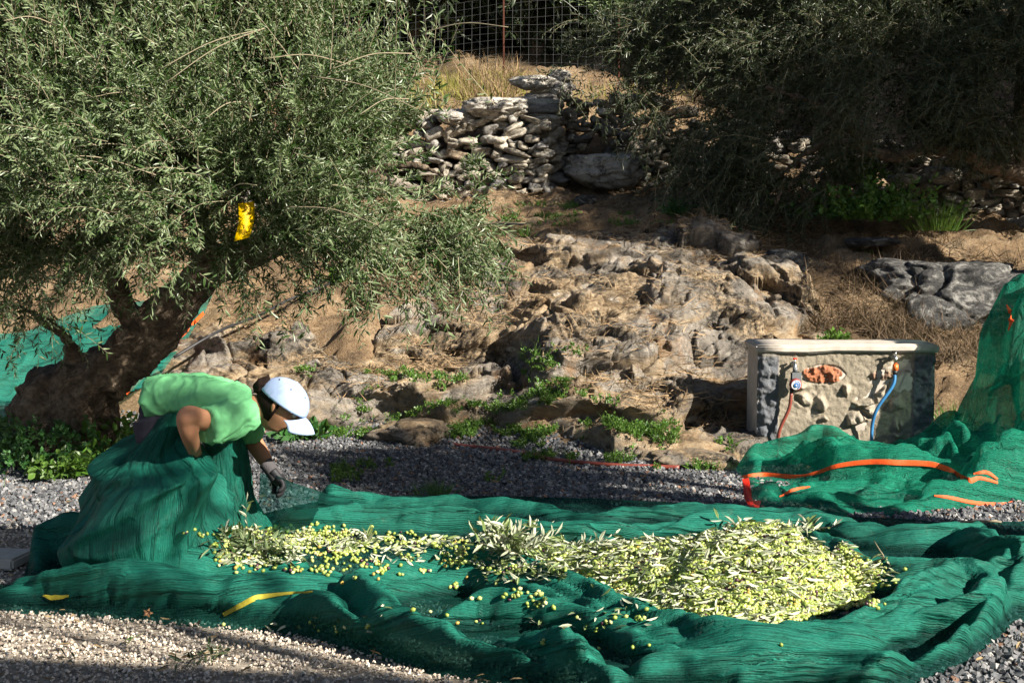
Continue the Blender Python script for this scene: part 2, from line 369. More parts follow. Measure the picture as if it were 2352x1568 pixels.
def build_ground():
    D = np.concatenate([np.linspace(-30, 2, 12), np.linspace(2.5, 8, 40), np.linspace(8.05, 16, 260), np.linspace(16.1, 26, 90), np.linspace(27, 120, 40)])
    s = np.concatenate([np.linspace(-4, -.65, 14), np.linspace(-.62, .62, 300), np.linspace(.65, 4, 14)])
    S, DD = np.meshgrid(s, D, indexing='ij'); S = S.ravel(); DD = DD.ravel(); X = S * np.maximum(DD, 6.0); Y = DD
    z = terr(X, Y); n = fbm(np.stack([X, Y, z], 1) * 1.7, 5, 3); n2 = fbm(np.stack([X, Y, z], 1) * 9, 3, 5)
    rough = smooth(.02, .3, z)
    z = z + rough * (n * .10 + n2 * .05) + (1 - rough) * fbm(np.stack([X, Y, X * 0], 1) * .9, 3, 9) * .012
    pxs = X / np.maximum(Y, 1) * 3472 + 1250
    yb = np.interp(pxs, [360, 600, 800, 900, 1000, 1200, 1300, 1400, 1500, 1600, 1800, 2000, 2080], [10.4, 10.0, 9.9, 9.75, 9.7, 9.6, 9.4, 9.1, 8.75, 8.65, 8.75, 9.3, 9.7]); yt = np.interp(pxs, [360, 500, 640, 780, 900, 1050, 1200, 1300, 1500, 1800, 1950, 2080], [11.6, 11.5, 11.4, 11.2, 11.2, 12.0, 12.8, 13.05, 13.1, 12.9, 12.0, 11.0])
    z = z - .16 * smooth(.08, .3, Y - yb) * smooth(.02, .25, yt - Y) * smooth(400, 460, pxs) * smooth(2070, 1990, pxs)
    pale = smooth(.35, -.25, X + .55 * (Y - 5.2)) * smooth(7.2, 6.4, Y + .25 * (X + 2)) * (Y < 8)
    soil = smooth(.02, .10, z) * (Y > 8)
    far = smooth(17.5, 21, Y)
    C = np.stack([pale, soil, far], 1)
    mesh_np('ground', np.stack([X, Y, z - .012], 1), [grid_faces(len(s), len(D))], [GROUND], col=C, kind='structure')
build_ground()

# ------------------------------------------------------------------ loose gravel
def stones_mesh(name, pos, size, colr, seed, mat=STONE, flat=.75, **k):
    g = np.random.default_rng(seed); n = len(pos)
    base = np.array([[-1, -1, -1], [1, -1, -1], [1, 1, -1], [-1, 1, -1], [-1, -1, 1], [1, -1, 1], [1, 1, 1], [-1, 1, 1]], float)
    v = base[None] * .5 * (1 + g.uniform(-.42, .42, (n, 8, 3)))
    v[:, 4:, :2] *= g.uniform(.35, .95, (n, 1, 1)); v *= size[:, None, None] * np.array([1, .85, flat])
    a = g.uniform(0, 2 * np.pi, (n, 3)) * np.array([1, .14, .14])
    def rot(v, ang, i, j):
        c, s = np.cos(ang)[:, None], np.sin(ang)[:, None]; x = v[:, :, i] * c - v[:, :, j] * s; y = v[:, :, i] * s + v[:, :, j] * c
        v[:, :, i] = x; v[:, :, j] = y
    rot(v, a[:, 1], 0, 2); rot(v, a[:, 2], 1, 2); rot(v, a[:, 0], 0, 1)
    V = (v + pos[:, None, :]).reshape(-1, 3)
    q = np.array([[0, 3, 2, 1], [4, 5, 6, 7], [0, 1, 5, 4], [1, 2, 6, 5], [2, 3, 7, 6], [3, 0, 4, 7]])
    Fc = (q[None] + (np.arange(n) * 8)[:, None, None]).reshape(-1, 4)
    return mesh_np(name, V, [Fc], [mat], smooth_=False, col=np.repeat(colr, 8, 0), **k)
def build_gravel():
    g = np.random.default_rng(3)
    def area(n, y0, y1):
        y = g.uniform(y0 ** 1.6, y1 ** 1.6, n) ** (1 / 1.6); s = g.uniform(-.40, .40, n); return s * y, y
    x, y = area(105000, 4.4, 11.2)
    z = terr(x, y); ok = z < .07 + g.uniform(0, .05, len(x)); x, y, z = x[ok], y[ok], z[ok]
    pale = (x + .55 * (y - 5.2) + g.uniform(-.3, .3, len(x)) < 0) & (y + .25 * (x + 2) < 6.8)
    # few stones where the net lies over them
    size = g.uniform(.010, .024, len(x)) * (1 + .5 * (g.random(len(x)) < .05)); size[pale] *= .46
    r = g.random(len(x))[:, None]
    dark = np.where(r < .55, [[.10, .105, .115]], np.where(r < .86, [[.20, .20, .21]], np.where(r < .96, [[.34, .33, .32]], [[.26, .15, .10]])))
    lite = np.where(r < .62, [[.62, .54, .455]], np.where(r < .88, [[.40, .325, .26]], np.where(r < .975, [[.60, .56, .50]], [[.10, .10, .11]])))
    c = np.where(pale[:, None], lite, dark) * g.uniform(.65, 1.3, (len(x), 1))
    pos = np.stack([x, y, z + size * .18 + fbm(np.stack([x, y, x * 0], 1) * .9, 3, 9) * .012 - .004], 1)
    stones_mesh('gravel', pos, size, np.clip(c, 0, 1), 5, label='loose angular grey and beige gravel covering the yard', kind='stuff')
build_gravel()

# ------------------------------------------------------------------ rock outcrop: a slope of folded, bedded rock
def build_rock():
    s = np.linspace((360 - 1250) / 3472, (2080 - 1250) / 3472, 560); t = np.linspace(0, 1, 330)
    S, Tt = np.meshgrid(s, t, indexing='ij'); S = S.ravel(); Tt = Tt.ravel(); px = S * 3472 + 1250
    yb = np.interp(px, [360, 600, 800, 900, 1000, 1200, 1300, 1400, 1500, 1600, 1800, 2000, 2080], [10.4, 10.0, 9.9, 9.75, 9.7, 9.6, 9.4, 9.1, 8.75, 8.65, 8.75, 9.3, 9.7])
    yt = np.interp(px, [360, 500, 640, 780, 900, 1050, 1200, 1300, 1500, 1800, 1950, 2080], [11.6, 11.5, 11.4, 11.2, 11.2, 12.0, 12.8, 13.05, 13.1, 12.9, 12.0, 11.0])
    Y = yb + (yt - yb) * Tt; X = S * Y; z = terr(X, Y)
    p = np.stack([X, Y, z], 1)
    # stepped beds, tilted down to the left
    tilt = z + .16 * X * 0 - .07 * X + .22 * fbm(p * .9, 3, 21)
    stp = .42; ph = tilt / stp; fr = ph - np.floor(ph); step = (smooth(.30, .62, fr) - fr) * stp
    hole = fbm(p * [.8, .8, 1.2], 3, 31)
    edge = np.minimum(smooth(0, .05, Tt), smooth(1, .94, Tt)) * np.minimum(smooth(s[0], s[0] + .02, S), smooth(s[-1], s[-1] - .03, S))
    f1, f2, idv, cv = cells(p * [.85, .85, 2.0] + .25 * np.stack([fbm(p * 2, 2, 41), fbm(p * 2, 2, 42), fbm(p * 2, 2, 43)], 1), 5, True)
    g1, g2, gid, gv = cells(p * [2.6, 2.6, 7.0] + .3 * np.stack([fbm(p * 5, 2, 51), fbm(p * 5, 2, 52), fbm(p * 5, 2, 53)], 1), 8, True)
    crack = smooth(.0, .10, f2 - f1); crack2 = smooth(0, .12, g2 - g1)
    str_ = ridged(np.stack([X * 1.3 + z, Y * 1.3, z * 13 + 2 * fbm(p * 1.3, 2, 60) - X * 2.0], 1), 3, 61, .6)
    ra = lambda i_, k_: np.modf(i_ * (97.3 + 41.7 * k_))[0] - .5
    facet = .26 * (cv[:, 0] * ra(idv, 1) + cv[:, 1] * ra(idv, 2) + cv[:, 2] * ra(idv, 3)) + .13 * (gv[:, 0] * ra(gid, 1) + gv[:, 1] * ra(gid, 2) + gv[:, 2] * ra(gid, 3))
    lump = .07 * hole + .09 * (idv - .5) + .040 * (gid - .5) + facet + .022 * str_ + .018 * ridged(p * 2.6, 4, 71, .5) + .008 * fbm(p * 22, 3, 75)
    lump -= .05 * (1 - crack) + .016 * (1 - crack2)
    low = smooth(0, .16, Tt)
    nrm = np.array([0, -.62, .78]); face = step * .85
    V = p + edge[:, None] * ((lump * (.35 + .65 * low) + .05)[:, None] * nrm + face[:, None] * np.array([0, -.75, .35]))
    V[:, 2] -= (1 - edge) * .12
    # a rib that carries the bright nose at the middle and the overhang below it
    mesh_np('rock_outcrop', V, [grid_faces(len(s), len(t))], [ROCK], kind='structure')
    return V.reshape(len(s), len(t), 3)
ROCKV = build_rock()

def boulder(name, c, r, seed, mat=ROCK, sub=5, amp=.28, rz=0, **k):
    def f(bm):
        bmesh.ops.create_icosphere(bm, subdivisions=sub, radius=1)
    o = bm_obj(name, f, mat, smooth_=True, **k); v = get_co(o)
    f1, f2, idv = cells(v * 1.35 + seed * 3.7, seed)
    d = 1 + amp * fbm(v * 1.1 + seed, 3, seed) + .22 * amp * ridged(v * [2.5, 2.5, 6] + seed, 4, seed + 3) + .7 * amp * (idv - .5) - .12 * smooth(.08, 0, f2 - f1)
    v = v * d[:, None] * np.array(r); v[:, 2] = np.where(v[:, 2] > r[2] * .72, r[2] * .72 + (v[:, 2] - r[2] * .72) * .4, v[:, 2])
    cz, sz = math.cos(rz), math.sin(rz); v = np.stack([v[:, 0] * cz - v[:, 1] * sz, v[:, 0] * sz + v[:, 1] * cz, v[:, 2]], 1)
    set_co(o, v); o.location = c; return o
MARBLED = rock_mat('grey_marbled_rock')
for nd in MARBLED.node_tree.nodes:
    pass
def marbled():
    m = M('marbled_rock', 0.85, 0.2); v = m.coords(scale=(1, 1, 1), rot=(0, R(35), 0)); n = m.noise(v, 6, 9, .75, 1.6); vo = m.noise(m.coords(), 35, 7, .75)
    c = m.ramp(n, [(0.36, (0.03, 0.03, 0.033)), (0.50, (0.10, 0.098, 0.095)), (0.58, (0.28, 0.27, 0.255)), (0.70, (0.46, 0.45, 0.42))])
    m.col(m.mix(m.ramp(vo, [(0.4, 0.6), (0.5, 0)]), c, (0.04, 0.04, 0.042))); b = m.bump(n, 1, .06); m.bump(vo, .8, .02, b); return m.m
MARBLE = marbled()
c = P(2180, 700, 11.9); boulder('boulder', (c.x, c.y, c.z - .05), (.72, .55, .50), 4, MARBLE, 6, rz=-.3,
    label='large grey and white veined boulder lying beyond the stone block, under the slope', cat='boulder')
c = P(1790, 600, 12.4); boulder('boulder', (c.x, c.y, c.z - .05), (.22, .2, .17), 6, MARBLE, 5,
    label='blue grey rock lump at the right edge of the rock outcrop, below the shaded tree', cat='rock')
c = P(1344, 462, 13.9); boulder('stone', (c.x, c.y, c.z), (.09, .08, .07), 9, MARBLE, 4, label='small grey stone alone on the straw terrace below the dry stone wall', cat='stone')
c = P(2008, 560, 12.7); boulder('flat_stone', (c.x, c.y, c.z + .02), (.26, .16, .045), 12, MARBLE, 4, amp=.2, label='flat pale slate slab lying among weeds above the boulder', cat='stone')
c = P(1040, 860 , 10.2); 
c = P(960, 935, 9.55); boulder('stone', (c.x, c.y, .02), (.30, .2, .16), 14, ROCK, 5, label='low rounded brown rock at the foot of the bank beside green weeds', cat='rock')
c = P(1590, 1040, 8.7); boulder('stone', (c.x, c.y, .0), (.30, .22, .11), 15, ROCK, 5, label='low shaded rock ledge at the foot of the outcrop just left of the stone block', cat='rock')

# ------------------------------------------------------------------ dry stone walls
def wall_mat():
    m = M('dry_wall_stone', 0.9, 0.2); v = m.coords(scale=(1, 1, 2)); n = m.noise(v, 9, 9, .75, .6); f = m.noise(m.coords(), 45, 6, .8)
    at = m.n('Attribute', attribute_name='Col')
    c = m.mix(m.ramp(n, [(0.36, 0.75), (0.5, 0)]), at.outputs[0], (0.10, 0.085, 0.07)); c = m.mix(m.ramp(n, [(0.55, 0), (0.68, 0.7)]), c, (0.62, 0.58, 0.5))
    m.col(m.mix(m.ramp(f, [(0.36, 0.7), (0.48, 0)]), c, (0.06, 0.055, 0.05))); b = m.bump(n, 1, .03); m.bump(f, .8, .012, b); return m.m
WALLM = wall_mat()
def stack(path, top, base, seed, thick=.35, hs=(.04, .10)):
    """courses of irregular stones along a path (x,y) from base z up to top z."""
    g = np.random.default_rng(seed)
    bm = bmesh.new(); bmesh.ops.create_icosphere(bm, subdivisions=3, radius=1); B = np.array([v.co[:] for v in bm.verts]); T = np.array([[v.index for v in f.verts] for f in bm.faces]); bm.free()
    B = np.sign(B) * np.abs(B) ** .50; Vs = []; Fs = []; Cs = []; off = 0
    path = np.array(path, float); seg = np.linalg.norm(np.diff(path, axis=0), axis=1); L = np.concatenate([[0], np.cumsum(seg)])
    l = 0
    nrow = 60; zrow = np.zeros(400)
    step = .05; cols = int(L[-1] / step) + 1; hz = np.array([float(base(i * step)) for i in range(cols)]) - .1
    tz_ = np.array([float(top(i * step)) for i in range(cols)])
    tries = 0
    while tries < 4000:
        tries += 1; k = int(np.argmin(hz - tz_ * 0 + np.where(hz > tz_ - .03, 99, 0)))
        if hz[k] > tz_[k] - .03: break
        wd = g.uniform(.08, .24) * (1.7 if g.random() < .12 else 1); n = max(2, int(wd / step)); a = max(0, min(cols - n, k - n // 2 + g.integers(-1, 2)))
        if not (a <= k < a + n): a = max(0, min(cols - n, k))
        z0 = np.median(hz[a:a + n]); h = g.uniform(*hs) * (.7 + wd * 1.6)
        c = (a + n / 2) * step; x = np.interp(c, L, path[:, 0]); y = np.interp(c, L, path[:, 1])
        j = min(max(np.searchsorted(L, c) - 1, 0), len(seg) - 1); d = (path[j + 1] - path[j]) / seg[j]; nn = np.array([d[1], -d[0]])
        sc = np.array([n * step * .54, thick * .5, h * .56])
        fa = cells(B * 1.1 + g.uniform(0, 90), 3)
        d_ = B * (.94 + .34 * fbm(B * .8 + g.uniform(0, 90), 2, 3)[:, None] + .22 * (fa[2] - .5)[:, None] + .05 * fbm(B * 4 + g.uniform(0, 90), 2, 3)[:, None]) * sc
        an = g.normal(0, .24); ca, sa = np.cos(an), np.sin(an); d_ = np.stack([d_[:, 0] * ca - d_[:, 2] * sa, d_[:, 1], d_[:, 0] * sa + d_[:, 2] * ca], 1)
        o = g.uniform(-.05, .05)
        W = np.stack([x + d_[:, 0] * d[0] + (d_[:, 1] + o) * nn[0], y + d_[:, 0] * d[1] + (d_[:, 1] + o) * nn[1], z0 + h / 2 + d_[:, 2]], 1)
        Vs.append(W); Fs.append(T + off); off += len(W)
        cc = [(.42, .37, .30), (.34, .32, .30), (.52, .47, .39), (.30, .23, .16)][g.choice(4, p=[.4, .25, .25, .1])]; Cs.append(np.tile(np.array(cc) * g.uniform(.75, 1.2), (len(W), 1)))
        hz[a:a + n] = z0 + h * .97
    return np.concatenate(Vs), [np.concatenate(Fs)], np.concatenate(Cs)
def pl(lst): return [(P(x, 508, D).x, D) for x, D in lst]
wpA = pl([(420, 15.2), (700, 14.9), (1000, 14.6), (1150, 14.5), (1262, 14.45)])
baseA = lambda l: 1.72
zA = [(0, 2.35), (1.6, 2.4), (2.75, 2.5), (3.3, 2.60), (3.62, 2.58), (3.95, 2.44), (4.1, 2.2)]
VA, FA, CA = stack(wpA, lambda l: np.interp(l, [a for a, b in zA], [b for a, b in zA]), baseA, 5)
wa = mesh_np('dry_stone_wall', VA, FA, [WALLM], col=CA, label='sunlit rough dry stone wall with big pale cap stones, left of its dark recess', cat='stone wall')
wpB = pl([(1245, 14.6), (1258, 15.15)]) + pl([(1400, 15.2), (1600, 15.3), (1900, 14.9), (2200, 14.2), (2420, 13.9)])
VB, FB, CB = stack(wpB, lambda l: np.interp(l, [0, .5, .9, 2.0, 3.2, 6], [2.5, 2.85, 2.8, 2.65, 2.35, 2.05]) + .06 * math.sin(l * 5), lambda l: np.interp(l, [0, 3, 4, 6], [1.8, 1.8, 1.7, 1.5]), 6)
wb = mesh_np('dry_stone_wall', VB, FB, [WALLM], col=CB * .9, label='shaded dry stone wall running right behind the dark olive tree', cat='stone wall')
def cap(parent, px, py, D, r, seed, rz=0):
    c = P(px, py, D); o = boulder('cap_stone', (c.x, c.y, c.z), r, seed, CAPM, 5, amp=.22, rz=rz); o.parent = parent; return o
CAPM = M('cap_stone_rock', 0.9, .2); _v = CAPM.coords(); _n = CAPM.noise(_v, 12, 9, .78, .5); CAPM.col(CAPM.ramp(_n, [(.38, (.12, .11, .10)), (.48, (.40, .37, .33)), (.62, (.60, .56, .50))])); CAPM.bump(_n, 1, .03); CAPM = CAPM.m
cap(wa, 1132, 248, 14.45, (.34, .25, .12), 21, .1); cap(wa, 1046, 268, 14.45, (.20, .2, .085), 22)
cap(wb, 1225, 190, 15.1, (.22, .2, .08), 23, -.25); cap(wb, 1285, 178, 15.2, (.14, .15, .09), 24); cap(wb, 1205, 240, 14.9, (.14, .15, .1), 25)
cap(wb, 1385, 385, 14.7, (.40, .2, .17), 26); cap(wb, 2165, 400, 13.9, (.17, .15, .085), 27); cap(wb, 1290, 210, 15.1, (.12, .15, .1), 28)
cap(wb, 2070, 412, 13.9, (.15, .15, .06), 29, .4)

# ------------------------------------------------------------------ leaves and twigs
def sprays(o, d, L, K, ll, seed, droop=.25, lw=.19, spread=.9, curve=.12, droopv=None):
    """o,d: (n,3); L: (n,); K leaves on each. Returns leaf verts/quads and stem verts/quads."""
    g = np.random.default_rng(seed); n = len(o); d = d / np.linalg.norm(d, axis=1)[:, None]
    rv = g.normal(size=(n, 3)); a = np.cross(d, rv); a /= np.linalg.norm(a, axis=1)[:, None]; b = np.cross(d, a)
    bend = a * (g.normal(0, curve, n) * L)[:, None]; bend[:, 2] -= (droop if droopv is None else droopv) * L * g.uniform(.4, 1.3, n)
    t = (np.arange(K) + .9) / K; t = np.broadcast_to(t, (n, K)) + g.uniform(-.4, .4, (n, K)) / K; t = np.clip(t, .05, 1)
    pos = o[:, None] + d[:, None] * (L[:, None] * t)[..., None] + bend[:, None] * (t ** 2)[..., None]
    tan = d[:, None] * L[:, None, None] + 2 * bend[:, None] * t[..., None]; tan /= np.linalg.norm(tan, axis=2)[..., None]
    ph = np.arange(K) * 2.4 + g.uniform(0, 6.28, (n, 1)) + g.normal(0, .5, (n, K))
    side = a[:, None] * np.cos(ph)[..., None] + b[:, None] * np.sin(ph)[..., None]
    ld = tan * g.uniform(.45, 1.1, (n, K, 1)) + side * spread + g.normal(0, .18, (n, K, 3)); ld[..., 2] -= .12; ld /= np.linalg.norm(ld, axis=2)[..., None]
    nr = np.cross(ld, np.cross(tan, ld) + g.normal(0, .35, (n, K, 3))); nr = np.cross(ld, nr); nr /= np.linalg.norm(nr, axis=2)[..., None] + 1e-9
    wd = np.cross(ld, nr)
    l = ll * g.uniform(.55, 1.25, (n, K, 1)); w_ = l * lw * g.uniform(.8, 1.2, (n, K, 1)) * .5; f = w_ * .35
    c = pos
    v = np.stack([c, c + ld * l * .3 + wd * w_ + nr * f, c + ld * l * .7 + wd * w_ * .85 + nr * f, c + ld * l - nr * l * .06, c + ld * l * .7 - wd * w_ * .85 + nr * f, c + ld * l * .3 - wd * w_ + nr * f], 2)
    LV = v.reshape(-1, 3); m = n * K; k = np.arange(m)[:, None] * 6
    LF = np.concatenate([k + np.array([[0, 1, 2, 3]]), k + np.array([[0, 3, 4, 5]])])
    ts = np.linspace(0, 1, 4); sp = o[:, None] + d[:, None] * (L[:, None] * ts)[..., None] + bend[:, None] * (ts ** 2)[..., None]
    rr = (np.linspace(1, .35, 4) * .0022)[None, :, None] * (L[:, None, None] / .35) ** .5
    ang = [0, 2.094, 4.189]
    sv = np.stack([sp + rr * (a[:, None] * math.cos(q) + b[:, None] * math.sin(q)) for q in ang], 2).reshape(-1, 3)
    SF = []
    for i in range(3):
        for j in range(3): SF.append([i * 3 + j, i * 3 + (j + 1) % 3, (i + 1) * 3 + (j + 1) % 3, (i + 1) * 3 + j])
    SF = (np.array(SF)[None] + (np.arange(n) * 12)[:, None, None]).reshape(-1, 4)
    return LV, LF, sv, SF
def crown_obj(name, parts, leafm, twigm, parent=None, **k):
    V = []; Fq = []; mi = []; off = 0
    for LV, LF, SV, SF in parts:
        V += [LV, SV]; Fq += [LF + off, SF + off + len(LV)]; mi += [np.zeros(len(LF), int), np.ones(len(SF), int)]; off += len(LV) + len(SV)
    return mesh_np(name, np.concatenate(V), [np.concatenate(Fq)], [leafm, twigm], parent, smooth_=False, matidx=np.concatenate(mi), **k)
def blob_points(blobs, n, seed, clump=1.0, shell=0.0, thr=-.25):
    g = np.random.default_rng(seed); c = np.array([b[0] for b in blobs]); r = np.array([b[1] for b in blobs]); wt = np.array([b[2] if len(b) > 2 else 1 for b in blobs]) * r.prod(1) ** .7
    out = []; tot = 0
    while tot < n:
        i = g.choice(len(blobs), n, p=wt / wt.sum()); u = g.normal(size=(n, 3)); u /= np.linalg.norm(u, axis=1)[:, None]
        rad = g.uniform(0, 1, n) ** .42; p = c[i] + u * rad[:, None] * r[i]
        ok = vnoise(p * 2.3 * clump, seed + 1) + .45 * vnoise(p * 6 * clump, seed + 2) > thr; out.append(p[ok]); tot += ok.sum()
    return np.concatenate(out)[:n]
def limbs_obj(name, limbs, parent, mat=BARK, seed=1, amp=.12, voxel=.018, **k):
    V, Fs = join_arrays([tube_arrays(l, max(10, len(l) * 9), 14) for l in limbs])
    o = mesh_np(name, V, Fs, [mat], parent, **k)
    if voxel: bake(o, [('REMESH', dict(mode='VOXEL', voxel_size=voxel, use_smooth_shade=True)), ('SMOOTH', dict(iterations=3))])
    v = get_co(o); nn = get_no(o)
    return o, v, nn

# ------------------------------------------------------------------ the near olive tree at the left
def pt(x, y, D, r): q = P(x, y, D); return (q.x, q.y, q.z, r)
tree = empty('olive_tree', (P(160, 1055, 8.8).x, 8.8, 0), label='big leaning olive tree with gnarled trunk and sunlit silvery green crown at the left', cat='tree')
tb = Vector(tree.location)
def toloc(o, base): o.location = -Vector(base)
L0 = [[pt(158, 1100, 8.8, .30), pt(163, 1040, 8.8, .25), pt(170, 960, 8.8, .22), pt(200, 895, 8.8, .20), pt(280, 820, 8.75, .15), pt(350, 755, 8.7, .14), pt(410, 690, 8.6, .125), pt(470, 630, 8.5, .11), pt(540, 590, 8.4, .10), pt(650, 540, 8.3, .085), pt(700, 440, 8.2, .07), pt(760, 300, 8.1, .05), pt(820, 150, 8.0, .03)],
      [pt(105, 1070, 8.75, .17), pt(100, 980, 8.7, .15), pt(118, 900, 8.75, .12), pt(170, 860, 8.8, .09)],
      [pt(225, 1070, 8.9, .13), pt(230, 960, 8.85, .12), pt(225, 880, 8.8, .12)],
      [pt(62, 1070, 8.7, .08), pt(72, 980, 8.65, .09), pt(66, 930, 8.6, .06)],
      [pt(190, 850, 8.75, .05), pt(160, 790, 8.6, .04), pt(120, 750, 8.4, .03), pt(40, 700, 8.2, .02)],
      [pt(330, 770, 8.7, .08), pt(270, 670, 8.6, .065), pt(240, 560, 8.4, .05), pt(180, 420, 8.2, .04), pt(120, 250, 8.0, .03)],
      [pt(470, 630, 8.5, .08), pt(460, 520, 8.3, .065), pt(420, 400, 8.1, .05), pt(400, 250, 8.0, .04), pt(420, 60, 7.9, .03)],
      [pt(640, 545, 8.3, .06), pt(640, 440, 8.4, .05), pt(600, 300, 8.4, .04), pt(590, 120, 8.3, .03)],
      [pt(700, 440, 8.2, .05), pt(820, 400, 8.0, .035), pt(950, 380, 7.9, .02), pt(1050, 420, 7.8, .012)]]
tr, v, nn = limbs_obj('trunk', L0, tree)
thick = smooth(1.4, .2, v[:, 2])[:, None]
hgt = (.022 + .06 * thick[:, 0]) * ridged(v * [3.2, 3.2, 1.5], 4, 81, .55) * .6 + .022 * fbm(v * 12, 4, 85) + .07 * thick[:, 0] * fbm(v * 2.2, 2, 83)
set_co(tr, v + nn * (hgt * np.clip(np.minimum(1, .35 + thick[:, 0]), 0, 1))[:, None]); toloc(tr, tb)
def B(x, y, D, rx, ry, rz, w=1.0): q = P(x, y, D); return ((q.x, q.y, q.z), (rx, ry, rz), w)
blobsL = [B(120, 120, 7.8, 1.0, .9, .8), B(420, 130, 7.7, .95, .9, .8), B(640, 190, 7.6, .75, .7, .55), B(810, 230, 7.6, .55, .6, .40, 1.2), B(60, 360, 7.7, .9, .9, .6), B(330, 380, 7.4, .9, .9, .6),
          B(620, 400, 7.5, .8, .8, .5), B(860, 420, 7.6, .60, .65, .40, 1.1), B(1000, 430, 7.7, .32, .4, .26, 1.2), B(960, 270, 7.7, .22, .3, .18, .8), B(60, 590, 7.9, .55, .6, .17, .7), B(230, 560, 7.7, .5, .6, .13, .6), B(30, 700, 7.9, .28, .4, .14, .25),
          B(860, 540, 7.7, .45, .5, .20, .7), B(1040, 540, 7.8, .24, .4, .24, .7), B(620, 540, 7.7, .30, .4, .10, .4), B(-150, 250, 7.9, .9, .9, 1.0), B(300, -120, 7.7, 1.0, .9, .7), B(640, -20, 7.7, .5, .6, .3, .6), B(530, 60, 7.7, .7, .7, .5)]
def build_left_crown():
    pts = blob_points(blobsL, 10500, 11, thr=-.1); n = len(pts); g = np.random.default_rng(12)
    c = np.array(P(450, 520, 8.0)); d = pts - c; d /= np.linalg.norm(d, axis=1)[:, None]
    up = np.zeros((n, 3)); up[:, 2] = 1
    q = (pts[:, 2] - 1.4)
    d = d * .9 + up * np.clip(.15 + q * .75, -.55, 1.0)[:, None] + g.normal(0, .5, (n, 3)); d[:, 0] += -.15 + .25 * (pts[:, 0] > -1)
    L = g.uniform(.12, .34, n); dr = np.clip(.45 - q * .35, .05, .6)
    parts = [sprays(pts - d / np.linalg.norm(d, axis=1)[:, None] * .1, d, L, 22, .044, 13, lw=.2, droopv=dr)]
    # hanging shoots along the lower right edge and long wands at the top
    hang = []; 
    for (x, y, D, k) in [(560, 640, 7.6, 12), (600, 700, 7.6, 6), (700, 640, 7.6, 14), (790, 640, 7.6, 16), (880, 650, 7.6, 16), (960, 640, 7.7, 16), (1030, 620, 7.7, 16), (1090, 560, 7.8, 12), (940, 700, 7.7, 3), (1100, 640, 7.8, 6), (20, 800, 8, 6), (100, 720, 7.9, 6), (620, 560, 7.3, 5), (350, 600, 7.6, 8), (440, 610, 7.5, 6), (250, 620, 7.6, 10), (170, 640, 7.6, 10), (520, 610, 7.5, 12), (60, 720, 7.8, 8)]:
        q = np.array(P(x, y - 30, D)); hang.append(q + g.normal(0, [.14, .2, .07], (k, 3)))
    hp = np.concatenate(hang); hd = g.normal(0, .45, (len(hp), 3)) + [.25, -.1, -.9]
    parts.append(sprays(hp, hd, g.uniform(.15, .32, len(hp)), 18, .052, 14, droop=.15, lw=.19))
    top = []
    for (x, y, D, k) in [(60, 30, 7.6, 25), (300, 40, 7.5, 30), (520, 30, 7.6, 20), (760, 60, 7.5, 10), (860, 130, 7.5, 14), (700, 20, 7.6, 6), (1000, 180, 7.6, 8), (200, 60, 7.3, 25), (0, 150, 7.3, 20)]:
        q = np.array(P(x, y + 60, D)); top.append(q + g.normal(0, [.22, .2, .12], (k, 3)))
    hp = np.concatenate(top); hd = g.normal(0, .3, (len(hp), 3)) + [-.1, -.1, 1]
    parts.append(sprays(hp, hd, g.uniform(.35, .6, len(hp)), 24, .05, 15, droop=.05, lw=.2))
    o = crown_obj('crown', parts, LEAF, TWIG, tree); toloc(o, tb)
build_left_crown()
# long bare wands that show pale through the leaves
def wands(seed, n, x0, x1, y0, y1, D, parent, base):
    g = random.Random(seed); it = []
    for _ in range(n):
        x, y = g.uniform(x0, x1), g.uniform(y0, y1); a = g.uniform(-.5, .3) + (math.pi if g.random() < .5 else 0); l = g.uniform(90, 260)
        q = [pt(x, y, D, .0035), pt(x + l * .5 * math.cos(a), y + l * .5 * math.sin(a) - 10, D - .1, .003), pt(x + l * math.cos(a), y + l * math.sin(a) + 12, D - .2, .002)]
        it.append(tube_arrays(q, 10, 5))
    V, Fs = join_arrays(it); o = mesh_np('shoots', V, Fs, [TWIG], parent); toloc(o, base)
wands(5, 20, 0, 1050, 60, 620, 7.0, tree, tb)

# ------------------------------------------------------------------ the shaded olive tree at the right
_P = P
def P(x, y, D): return _P(x, y, D + 1.0)
t2b = Vector((P(2620, 480, 12.6).x, 12.6, 1.2))
t2 = empty('olive_tree', t2b, label='dark shaded olive tree overhanging from the right with a long crooked low branch', cat='tree')
L2 = [[pt(2650, 600, 12.6, .20), pt(2560, 480, 12.5, .16), pt(2440, 425, 12.4, .10), pt(2340, 400, 12.3, .075), pt(2250, 372, 12.2, .06), pt(2180, 345, 12.1, .055), pt(2120, 342, 12.1, .052), pt(2060, 362, 12.0, .05), pt(2000, 345, 12.0, .05), pt(1960, 300, 12.0, .045), pt(1880, 240, 12, .035), pt(1760, 200, 12, .02)],
      [pt(2440, 430, 12.4, .10), pt(2350, 370, 12.3, .06), pt(2340, 280, 12.3, .055), pt(2350, 160, 12.3, .05), pt(2300, 20, 12.3, .04)],
      [pt(2650, 600, 12.6, .2), pt(2640, 300, 12.6, .16), pt(2560, 60, 12.5, .12), pt(2400, -120, 12.4, .09)],
      [pt(2000, 345, 12.0, .04), pt(1900, 330, 12, .03), pt(1820, 380, 12, .02), pt(1780, 470, 12, .012)]]
o2, v, nn = limbs_obj('trunk', L2, t2, voxel=.02); set_co(o2, v + nn * (.016 * ridged(v * [6, 6, 6], 3, 91))[:, None]); toloc(o2, t2b)
